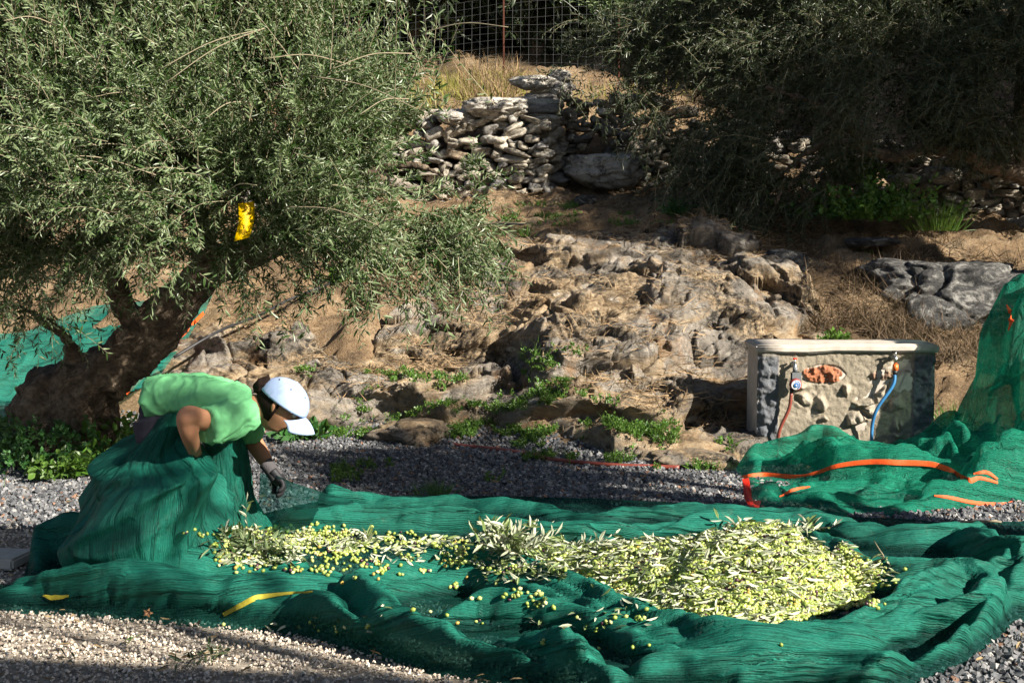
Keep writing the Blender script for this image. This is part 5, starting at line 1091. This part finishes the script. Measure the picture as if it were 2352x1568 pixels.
def loose_leaves(name, p, mat, seed, ll=.055, tilt=.5, **k):
    g = np.random.default_rng(seed); n = len(p); d = g.normal(size=(n, 3)); d[:, 2] *= tilt * .5; d /= np.linalg.norm(d, axis=1)[:, None]
    nr = np.array([0, 0, 1.0]) * np.where(g.random(n) < .5, 1, -1)[:, None] + g.normal(0, tilt, (n, 3)); wd = np.cross(d, nr); wd /= np.linalg.norm(wd, axis=1)[:, None]; nr = np.cross(wd, d)
    l = (ll * g.uniform(.55, 1.2, n))[:, None]; w_ = l * .12; f = w_ * .4; c = p - d * l / 2
    V = np.stack([c, c + d * l * .3 + wd * w_ + nr * f, c + d * l * .7 + wd * w_ * .85 + nr * f, c + d * l - nr * l * .08, c + d * l * .7 - wd * w_ * .85 + nr * f, c + d * l * .3 - wd * w_ + nr * f], 1).reshape(-1, 3); i = np.arange(n)[:, None] * 6
    return mesh_np(name, V, [np.concatenate([i + np.array([[0, 1, 2, 3]]), i + np.array([[0, 3, 4, 5]])])], [mat], smooth_=False, **k)
def net_z(x, y):
    z = np.zeros(len(x))
    for i in range(len(x)):
        h = T1.ray_cast(Vector((x[i], y[i], .30)), Vector((0, 0, -1))); z[i] = h[0].z if h[0] is not None else 0
    return z
def pile_h(X, Y):
    ins, d = in_poly(PILE_OUT, X, Y); h = poly_field(PILE, X, Y) ; return h * smooth(-.01, .14, d), d
def build_olives():
    g = np.random.default_rng(77); q = np.array([G(x, y, 0)[:2] for x, y in PILE_OUT]); lo, hi = q.min(0) - .05, q.max(0) + .05
    X = g.uniform(lo[0], hi[0], 60000); Y = g.uniform(lo[1], hi[1], 60000); h, d = pile_h(X, Y); edge_ = fbm(np.stack([X, Y, X * 0], 1) * 5, 3, 4) * .06
    ok = d + edge_ > -.02; X, Y, h = X[ok][:30000], Y[ok][:30000], h[ok][:30000]; nz = net_z(X, Y)
    lump = .018 * fbm(np.stack([X, Y, X * 0], 1) * 5, 3, 8)
    z = nz + h + lump * smooth(0, .05, h) + .008 + g.uniform(0, .016, len(X)) * smooth(0, .04, h); P_ = np.stack([X, Y, z], 1)
    olives('olives', P_[:21000], 78, label='mound of freshly picked green and yellow olives heaped on the net', kind='stuff')
    # a solid core under the top layers so that no net shows through the heap
    nu = 120; gx = np.linspace(lo[0], hi[0], nu); gy = np.linspace(lo[1], hi[1], nu); A, B2 = np.meshgrid(gx, gy, indexing='ij'); A = A.ravel(); B2 = B2.ravel(); hh, dd = pile_h(A, B2)
    zc = net_z(A, B2) + hh + .018 * fbm(np.stack([A, B2, A * 0], 1) * 5, 3, 8) * smooth(0, .05, hh) + .002 - .06 * smooth(.06, .0, dd)
    hcore = mesh_np('olive_heap_core', np.stack([A, B2, zc], 1), [grid_faces(nu, nu)], [plain('olive_heap_inner', (.16, .19, .04), .8, bump=1, scale=90)], kind='stuff', label='inner layers of the olive heap lying on the net'); keep(hcore, dd > .015)
    sel = P_[21000:21000 + 2000].copy(); sel[:, 2] += .014 + g.uniform(0, .012, len(sel))
    w_ = fbm(sel * [3, 3, 0], 3, 12) > -.1; loose_leaves('fallen_leaves', np.concatenate([sel[w_], sel[~w_][:500]]), LEAF_CUT, 80, .056, .5, label='pale olive leaves strewn through the heap of olives', kind='stuff')
    # scattered olives on the flat dark part and on the folds in front
    pts = []
    for (x0, x1, y0, y1, n) in [(530, 800, 1218, 1262, 620), (500, 620, 1240, 1300, 200), (780, 1080, 1228, 1262, 130), (640, 1000, 1262, 1325, 150), (730, 800, 1262, 1275, 40), (1000, 1110, 1245, 1300, 110), (1090, 1300, 1290, 1320, 90), (1160, 1290, 1345, 1400, 34), (900, 1200, 1340, 1460, 18), (1300, 1560, 1390, 1440, 16), (1900, 2030, 1370, 1400, 60), (1950, 2060, 1290, 1340, 50), (650, 900, 1400, 1470, 12), (1180, 1700, 1440, 1540, 8), (560, 760, 1300, 1322, 40)]:
        x = g.normal((x0 + x1) / 2, (x1 - x0) / 3.4, n); y = g.normal((y0 + y1) / 2, (y1 - y0) / 3.4, n); cl = g.integers(0, max(2, n // 7), n); 
        x = x + 0; k = g.random(n) < .55; x[k] = x[cl[k]] + g.normal(0, 7, k.sum()); y[k] = y[cl[k]] + g.normal(0, 3, k.sum())
        for a, b in zip(x, y):
            h_ = hit(T1, a, b, 0)
            if h_ is not None and h_.z < .3: pts.append((h_.x, h_.y, h_.z + .007))
    olives('olives', np.array(pts), 81, .0076, label='single olives scattered over the dark flat part and folds of the net', kind='stuff')
    lf = []
    for (x0, x1, y0, y1, n) in [(510, 700, 1215, 1300, 420), (700, 860, 1222, 1262, 140), (850, 1090, 1235, 1300, 130), (1090, 1300, 1240, 1340, 300), (760, 820, 1245, 1270, 60), (1180, 1500, 1345, 1450, 36), (560, 900, 1390, 1470, 14), (1950, 2060, 1280, 1345, 40)]:
        for a, b in zip(g.uniform(x0, x1, n), g.uniform(y0, y1, n)):
            h_ = hit(T1, a, b, 0)
            if h_ is not None and h_.z < .3: lf.append((h_.x, h_.y, h_.z + .012))
    loose_leaves('fallen_leaves', np.array(lf), LEAF_CUT, 82, .055, .6, label='loose olive leaves lying on the flat part of the net', kind='stuff')
build_olives()
def sprig(name, segs, seed, label, mat=LEAF_CUT, K=14, ll=.055, cat='olive sprig', group=None, lw=.24, z=None, kind=None):
    """segs: base x, y, tip x, y, rise of the tip; stands on the net or ground"""
    o_ = []; d_ = []
    for (x0, y0, x1, y1, rise) in segs:
        a = hit(T1, x0, y0, .01)
        if a is None: a = G(x0, y0, .012)
        if rise is None: b = G(x1, y1, .03)
        else: b = P(x1, y1, a.y + rise)
        o_.append(a); d_.append(b - a)
    o_ = np.array(o_); d_ = np.array(d_); L = np.linalg.norm(d_, axis=1)
    LV, LF, SV, SF = sprays(o_, d_, L, K, ll, seed, droop=.05, lw=lw, spread=.8); return crown_obj(name, [(LV, LF, SV, SF)], mat, TWIG, label=label, cat=None if kind else cat, group=group, kind=kind)
g_ = random.Random(3)
sprig('olive_sprig', [(572 + g_.uniform(-3, 3), 1225, 560, 1148, .02), (575, 1220, 596, 1232, -.1), (540, 1250, 520, 1205, 0)], 91, 'tall thin olive shoot standing upright beside the dark gathered net', K=9, ll=.05)
sprig('olive_twigs', [(1150 + g_.uniform(-30, 60), 1262 + g_.uniform(-8, 14), 1130 + g_.uniform(-45, 150), 1212 + g_.uniform(-24, 40), g_.uniform(-.05, .05)) for _ in range(40)], 92, 'large tangle of pale silvery olive twigs at the left end of the olive heap', K=13, ll=.055, kind='stuff')
sprig('olive_twigs', [(1690 + g_.uniform(-50, 50), 1290 + g_.uniform(-12, 16), 1690 + g_.uniform(-90, 90), 1280 + g_.uniform(-25, 40), g_.uniform(-.1, .05)) for _ in range(22)], 93, 'grey green leafy twigs lying across the middle of the olive heap', mat=LEAF, K=13, kind='stuff')
sprig('olive_twigs', [(1760 + g_.uniform(-110, 110), 1225 + g_.uniform(-8, 20), 1760 + g_.uniform(-160, 160), 1200 + g_.uniform(-12, 30), g_.uniform(-.1, .08)) for _ in range(22)], 94, 'olive twigs poking up along the top ridge of the heap', K=12, kind='stuff')
sprig('olive_twigs', [(1320 + g_.uniform(-60, 60), 1262 + g_.uniform(-8, 12), 1320 + g_.uniform(-110, 110), 1240 + g_.uniform(-16, 25), g_.uniform(-.1, .05)) for _ in range(12)], 95, 'olive twigs between the silvery tangle and the main heap', K=12, kind='stuff')
sprig('olive_twigs', [(560 + g_.uniform(-45, 60), 1262 + g_.uniform(-25, 22), 560 + g_.uniform(-80, 100), 1250 + g_.uniform(-45, 30), g_.uniform(-.1, .05)) for _ in range(26)], 96, 'dark leafy twigs on the net just right of the gathered folds', mat=LEAF, K=12, ll=.05, kind='stuff')
sprig('olive_sprig', [(850, 1245, 790, 1275, -.12), (830, 1240, 800, 1262, -.1), (845, 1250, 842, 1225, 0)], 97, 'small olive twig lying alone on the dark flat net', K=11)
sprig('olive_sprig', [(520, 1488, 390, 1520, None), (505, 1500, 440, 1508, None), (530, 1500, 480, 1478, None)], 98, 'dark olive sprig fallen on the pale gravel in front of the net', mat=LEAF_SHADE, K=12, ll=.05)
sprig('olive_sprig', [(178, 1507, 145, 1517, None)], 99, 'tiny olive sprig on the pale gravel near the left edge', mat=LEAF_SHADE, K=5, ll=.045)
sprig('olive_sprig', [(330, 1452, 300, 1460, None)], 100, 'small bright green leaf scrap on the sunlit pale gravel', mat=WEED, K=5, ll=.04)
def bare_twig(name, paths, label):
    V, Fs = join_arrays([tube_arrays([(*G(x, y, h), r) for x, y, h, r in p_], 12, 5) for p_ in paths]); return mesh_np(name, V, Fs, [TWIG], label=label, cat='twig')
bare_twig('dry_twig', [[(1985, 1300, .06, .005), (2010, 1288, .10, .004), (2030, 1280, .13, .003), (2020, 1262, .16, .003), (2008, 1242, .18, .002)], [(2030, 1280, .13, .003), (2012, 1274, .13, .002)]], 'bare crooked twig sticking out of the net right of the heap')
bare_twig('dry_twig', [[(900, 1292, .02, .003), (940, 1296, .035, .002), (975, 1290, .03, .002)]], 'thin bare twig lying on the dark flat net')
bare_twig('dry_stick', [[(2195, 1200, .03, .006), (2250, 1196, .035, .006), (2300, 1198, .03, .004)], [(2230, 1202, .03, .005), (2290, 1194, .03, .004)]], 'pale split sticks on grey gravel at the right edge')
def dead_leaf(b):
    c = hit(T1, 345, 1403, .012) or G(345, 1403, .06)
    for k in range(5):
        a = k * 1.25; t = c + Vector((.022 * math.cos(a), -.008, .02 * math.sin(a))); l = c + Vector((.011 * math.cos(a + .5), -.012, .011 * math.sin(a + .5))); r_ = c + Vector((.011 * math.cos(a - .5), -.012, .011 * math.sin(a - .5)))
        b.faces.new([b.verts.new(v) for v in (c, l, t, r_)])
bm_obj('dead_leaf', dead_leaf, plain('dead_leaf_brown', (.32, .16, .08), .8), label='curled brown dead leaf lying on the front roll of the net', cat='leaf')

def litter():
    g = np.random.default_rng(9); q = np.array([G(x, y, 0)[:] for x, y in zip(g.uniform(-40, 2390, 520), g.uniform(1000, 1640, 520))]); q[:, 2] = .02 + terr(q[:, 0], q[:, 1]); n1, d1 = in_poly(OUT1, q[:, 0], q[:, 1]); q = q[d1 < -.02]
    loose_leaves('dry_leaves', q, plain('dry_leaf', (.24, .17, .09), .8), 83, .045, .5, label='dry brown olive leaves fallen here and there on the gravel', kind='stuff')
litter()
# ------------------------------------------------------------------ the person bending over the net
def union(name, tubes, voxel, mat, parent, smooth_it=4, extra=()):
    V, Fs = join_arrays([tube_arrays(t, max(8, len(t) * 6), 16) for t in tubes] + list(extra)); o = mesh_np(name, V, Fs, [mat], None)
    bake(o, [('REMESH', dict(mode='VOXEL', voxel_size=voxel, use_smooth_shade=True)), ('SMOOTH', dict(iterations=smooth_it))]); o.parent = parent; return o
SKIN = M('skin', .6, .3); _v = SKIN.coords(); SKIN.col(SKIN.mix(SKIN.noise(_v, 18, 4, .6), (.33, .155, .085), (.43, .215, .125))); SKIN.b.inputs['Subsurface Weight'].default_value = .05; SKIN = SKIN.m
SHIRT = M('green_cotton', .85, .15); _v = SHIRT.coords(); _n = SHIRT.noise(_v, 12, 5, .6); SHIRT.col(SHIRT.mix(_n, (.11, .36, .16), (.16, .46, .21))); SHIRT.bump(SHIRT.noise(_v, 300, 2, .5), .2, .002); SHIRT = SHIRT.m
TROUS = plain('charcoal_trousers', (.045, .042, .055), .9, .15, bump=.3); HAIR = plain('dark_brown_hair', (.016, .010, .008), .9, .1, bump=.8, scale=60); CAPC = plain('pale_blue_cotton', (.33, .43, .64), .85, .15, 0, .04, .25, 60); GLOVE = plain('black_glove_rubber', (.018, .018, .022), .6, .35, bump=.3); CUFF = plain('grey_glove_knit', (.07, .065, .07), .9, .15, bump=.5, scale=120)
def build_person():
    base = Vector((P(360, 1330, 5.92).x, 5.95, 0)); me = empty('person', base, label='person in green t-shirt and pale blue cap bending over to gather the net', cat='person'); D = 5.95
    def q(x, y, d, r): v = P(x, y, d); return (v.x, v.y, v.z, r)
    tor = lambda dy, k: [q(352, 948, D + dy, .075 * k), q(395, 925, D + dy, .082 * k), (lambda v: v)(q(450, 918, D + dy, .085 * k)), q(520, 928, D + dy, .085 * k), q(568, 938, D + dy, .07 * k)]
    U_ = Vector((.58, 0, .81)).normalized(); Fd = Vector((.81, 0, -.58)).normalized(); hc = P(641, 933, D); hs = .97
    def hl(f, s, u): return hc + (Fd * f + Vector((0, s, 0)) + U_ * u) * hs
    # head as a deformed ball
    bm = bmesh.new(); bmesh.ops.create_uvsphere(bm, u_segments=48, v_segments=36, radius=1)
    v = np.array([x.co[:] for x in bm.verts]); Fh = [np.array([[a.index for a in f.verts] for f in bm.faces if len(f.verts) == 4]), np.array([[a.index for a in f.verts] for f in bm.faces if len(f.verts) == 3])]; bm.free()
    f_, s_, u_ = v[:, 0] * .095, v[:, 1] * .074, v[:, 2] * .115
    low = smooth(.01, -.10, u_); s_ = s_ * (1 - .34 * low); f_ = np.where(f_ < 0, f_ * (1 - .42 * low), f_ * (1 - .04 * low)); f_ = f_ - .010 * smooth(.03, .0, np.abs(u_ - .012)) * (f_ > .03) * smooth(.015, .03, np.abs(s_))
    nose = np.exp(-((s_ / .011) ** 2)) * smooth(.022, -.020, u_) * smooth(-.045, -.026, u_) * (f_ > .03); f_ = f_ + nose * .026
    lips = np.exp(-((s_ / .022) ** 2)) * (np.exp(-(((u_ + .052) / .006) ** 2)) + np.exp(-(((u_ + .064) / .007) ** 2))) * (f_ > .03); f_ = f_ + lips * .008
    chin = np.exp(-((s_ / .022) ** 2)) * np.exp(-(((u_ + .092) / .014) ** 2)) * (f_ > 0); f_ = f_ + chin * .012
    HV = np.array([hl(a, b, c) for a, b, c in zip(f_, s_, u_)])
    ears = [[(*hl(-.006, sg * .070, .018), .007), (*hl(-.016, sg * .080, .012), .010), (*hl(-.014, sg * .080, -.004), .009), (*hl(-.006, sg * .072, -.022), .006)] for sg in (-1, 1)]
    arm_n = [q(548, 950, D - .13, .050), q(505, 964, D - .20, .046), q(468, 964, D - .30, .043), q(436, 954, D - .38, .041), q(428, 966, D - .38, .040), q(436, 1000, D - .34, .036), q(447, 1035, D - .20, .028), q(452, 1056, D - .08, .023)]
    arm_f = [q(550, 948, D + .15, .055), q(562, 975, D + .20, .048), q(573, 996, D + .24, .044), q(584, 1016, D + .24, .040), q(600, 1042, D + .19, .036), q(615, 1066, D + .14, .028), q(621, 1078, D + .12, .024)]
    legs = [[q(356, 955, D + dy, .085), q(372, 1010, D + dy, .082), q(402, 1095, D + dy * 1.2, .062), q(412, 1130, D + dy * 1.2, .055), q(392, 1190, D + dy * 1.2, .05), q(366, 1290, D + dy * 1.2, .034), q(362, 1318, D + dy * 1.2, .034)] for dy in (-.10, .10)]
    neck = [(*P(575, 938, D), .062), (*P(600, 937, D), .055), (*hl(-.035, 0, -.045), .052), (*hl(-.02, 0, -.01), .05)]
    body = union('body', [tor(-.09, .9), tor(0, .95), tor(.09, .9), neck, arm_n, arm_f] + legs + ears + [[q(335, 950, D + dy, .07), q(365, 950, D + dy, .075)] for dy in (-.07, .07)], .0055, SKIN, me, 3, [(HV, Fh)])
    toloc(body, base)
    EYE = plain('eye_white', (.6, .58, .55), .3, .5, bump=0)
    for sg in (-1, 1):
        c = hl(.076, sg * .030, .012); e = bm_obj('eye', lambda b: bmesh.ops.create_uvsphere(b, u_segments=12, v_segments=8, radius=.0115, matrix=Matrix.Translation(c)), EYE, body, True)
        c2 = hl(.0865, sg * .030, .010)
    # trousers
    tr_ = union('trousers', [[(a, b, c, r + .012) for a, b, c, r in l[:-1]] for l in legs] + [[q(332, 950, D + dy, .086), q(368, 952, D + dy, .09)] for dy in (-.07, 0, .07)], .008, TROUS, me); a = get_co(tr_); n = get_no(tr_); set_co(tr_, a + n * (.006 * ridged(a * [7, 7, 12], 3, 4))[:, None]); toloc(tr_, base)
    # shirt
    tt = lambda dy, k: [q(340, 916, D + dy, .088 * k), q(372, 914, D + dy, .093 * k), q(410, 915, D + dy, .096 * k), q(470, 917, D + dy, .100 * k), q(530, 932, D + dy, .098 * k), q(562, 940, D + dy, .080 * k), q(574, 941, D + dy, .062 * k)]
    slv_n = [q(566, 940, D - .10, .07), q(535, 956, D - .17, .080), q(500, 969, D - .23, .076), q(470, 973, D - .30, .070)]
    slv_f = [q(560, 945, D + .10, .07), q(562, 965, D + .17, .068), q(572, 990, D + .23, .060)]
    drape_ = [q(480, 950, D - .08, .06), q(550, 958, D - .04, .055), q(572, 958, D + .02, .04)]
    sh = union('shirt', [tt(-.11, .92), tt(-.04, 1), tt(.04, 1), tt(.11, .92), slv_n, slv_f, drape_], .0065, SHIRT, me, 5)
    a = get_co(sh); n = get_no(sh)
    cw = lambda q_, s_: 1 - np.minimum(np.abs(vnoise(q_, s_)) / .35, 1); wq = np.stack([a[:, 0] * 15 + a[:, 2] * 9 + 2 * fbm(a * 5, 2, 66), a[:, 1] * 7, a[:, 2] * 6 - a[:, 0] * 4], 1); wr_ = cw(wq, 5) * .6 + cw(wq * 2.1, 6) * .3
    fl = .6 * ridged(np.stack([a[:, 0] * 9 - a[:, 2] * 5, a[:, 1] * 4, a[:, 2] * 3 + fbm(a * 4, 2, 3)], 1), 3, 19, .5) + .6 * fbm(a * 8, 3, 22)
    under = smooth(.2, -.3, n[:, 2]); set_co(sh, a + n * (.017 * wr_ * smooth(-.9, .3, fbm(a * 4, 2, 67)) - .004)[:, None] + n * (.012 * fl * (.6 + .8 * under))[:, None] + np.array([0, 0, -1]) * (.012 * under * np.maximum(fbm(a * 6, 2, 24), 0))[:, None]); toloc(sh, base)
    # hair and cap
    hv = v.copy(); hf, hsd, hu = hv[:, 0] * .100, hv[:, 1] * .079, hv[:, 2] * .112; m_ = (hf < .012 + .25 * np.maximum(hu, 0)) & (hu > -.075 - .2 * hf)
    bm = bmesh.new(); bmesh.ops.create_uvsphere(bm, u_segments=48, v_segments=36, radius=1)
    for x in bm.verts:
        a_, b_, c_ = x.co.x * .103 - .008, x.co.y * .083, x.co.z * .114 + .002; lw_ = float(smooth(.0, -.10, c_)); b_ *= 1 - .3 * lw_; a_ = a_ * (1 - .35 * lw_) if a_ < 0 else a_; x.co = hl(a_, b_, c_); x.tag = (a_ > .012 and c_ < .05) or c_ < -.078 or c_ > .045
    bmesh.ops.delete(bm, geom=[x for x in bm.verts if x.tag], context='VERTS'); mm = bpy.data.meshes.new('hair'); bm.to_mesh(mm); bm.free(); mm.materials.append(HAIR); hr = bpy.data.objects.new('hair', mm); link(hr, me)
    for pp in mm.polygons: pp.use_smooth = True
    toloc(hr, base)
    bun_c = P(606, 888, D)
    bn = bm_obj('bun', lambda b: (bmesh.ops.create_icosphere(b, subdivisions=4, radius=.036, matrix=Matrix.Translation(bun_c))), HAIR, hr, True); a = get_co(bn); set_co(bn, a + (a - np.array(bun_c)) * (.22 * ridged((a - np.array(bun_c)) * 38, 2, 3))[:, None])
    tl = tube('ponytail_root', [(*P(608, 895, D), .017), (*P(604, 908, D), .019), (*hl(-.08, 0, .01), .03)], HAIR, 10, 12, hr)
    bm = bmesh.new(); bmesh.ops.create_uvsphere(bm, u_segments=48, v_segments=36, radius=1)
    for x in bm.verts:
        a_, b_, c_ = x.co.x * .116 + .004, x.co.y * .097, x.co.z * .104 + .024; x.tag = c_ < .016
        x.co = hl(a_, b_, c_ * (1.0 if c_ < .1 else 1)) 
    bmesh.ops.delete(bm, geom=[x for x in bm.verts if x.tag], context='VERTS'); 
    mm = bpy.data.meshes.new('cap'); bm.to_mesh(mm); bm.free(); mm.materials.append(CAPC); cp = bpy.data.objects.new('cap', mm); link(cp, me)
    for pp in mm.polygons: pp.use_smooth = True
    bake(cp, [('SOLIDIFY', dict(thickness=.003))]); toloc(cp, base)
    nb = 26; V = []
    for i in range(nb):
        ang = -1.15 + 2.3 * i / (nb - 1)
        for j in range(9):
            t = j / 8; f0 = .114 * math.cos(ang * .98) + .004; s0 = .095 * math.sin(ang * .98); ext = .075 * math.cos(ang * .95) ** .6; V.append(hl(f0 + ext * t * (.9 + .1 * math.cos(ang)), s0 * (1 - .12 * t), .022 - .030 * t * t - .55 * s0 * s0 / .095 - .004 * t))
    br = mesh_np('brim', np.array(V), [grid_faces(nb, 9)], [CAPC], cp); bake(br, [('SOLIDIFY', dict(thickness=.004))])
    # seams and eyelets of the cap
    it = []
    for k in range(3):
        al = k * math.pi / 3; pts_ = []
        for j in range(15):
            th = math.pi * j / 14; pts_.append((*hl(.1175 * math.cos(th) * math.cos(al) + .004, .0985 * math.cos(th) * math.sin(al), .1055 * math.sin(th) + .024), .0012))
        it.append(tube_arrays(pts_, 30, 4, False))
    Vs, Fs = join_arrays(it); mesh_np('seams', Vs, Fs, [CAPC], cp)
    for k in range(6):
        al = math.pi / 6 + k * math.pi / 3; th = .85; c = hl(.118 * math.cos(th) * math.cos(al) + .004, .099 * math.cos(th) * math.sin(al), .106 * math.sin(th) + .024); bm_obj('eyelet', lambda b: bmesh.ops.create_icosphere(b, subdivisions=2, radius=.0035, matrix=Matrix.Translation(c)), BLACK, cp)
    bm_obj('button', lambda b: bmesh.ops.create_icosphere(b, subdivisions=2, radius=.006, matrix=Matrix.Translation(hl(.004, 0, .129))), CAPC, cp)
    # gloves with five fingers closed on the cloth
    def glove(wr, dirv, side, curl, sgn):
        dirv = Vector(dirv).normalized(); side = Vector(side).normalized(); dn = dirv.cross(side).normalized() * sgn
        pl_ = [(*(wr - dirv * .03), .026), (*wr, .027), (*(wr + dirv * .03), .030), (*(wr + dirv * .06), .028)]
        tb_ = [pl_] + [[(*(wr + side * k * .018 - dirv * .005), .020), (*(wr + side * k * .021 + dirv * .05), .018)] for k in (-1, 1)]
        for k, (o_, l) in enumerate([(-.030, .060), (-.010, .072), (.010, .068), (.029, .052)]):
            p0 = wr + dirv * .05 + side * o_; p1 = p0 + dirv * l * .42 + dn * l * .10; p2 = p1 + (dirv * (1 - curl) + dn * curl).normalized() * l * .38; p3 = p2 + (dirv * (.35 - curl * .8) + dn).normalized() * l * .36
            tb_.append([(*p0, .0115), (*p1, .0108), (*p2, .0098), (*p3, .0078)])
        t0 = wr + dirv * .012 - side * .022; t1 = t0 - side * .028 + dirv * .018 + dn * .012; t2 = t1 + dirv * .028 + dn * .020 + side * .006; t3 = t2 + dirv * .012 + dn * .018 + side * .012; tb_.append([(*t0, .014), (*t1, .0125), (*t2, .011), (*t3, .009)])
        o = union('glove', tb_, .004, GLOVE, me, 2); toloc(o, base); cu = tube('cuff', [(*(wr - dirv * .055), .031), (*(wr - dirv * .03), .030), (*(wr + dirv * .004), .0315), (*(wr + dirv * .03), .033)], CUFF, 12, 16, o); return o
    w1 = P(627, 1084, D + .11); glove(w1, (.60, -.12, -.72), (.25, -.9, .35), .6, 1)
    w2 = P(454, 1064, D - .03); glove(w2, (.25, .5, -.8), (.3, -.9, 0), .8, -1)
    SHOE = plain('brown_boot_leather', (.08, .05, .03), .6)
    for l in legs:
        x, y = l[-1][0], l[-1][1]; s = union('shoe', [[(x - .04, y, .05, .045), (x + .05, y, .045, .045), (x + .15, y, .038, .038), (x + .17, y, .032, .03)], [(x - .01, y, .05, .045), (x, y, .11, .045)]], .008, SHOE, me); toloc(s, base)
build_person()
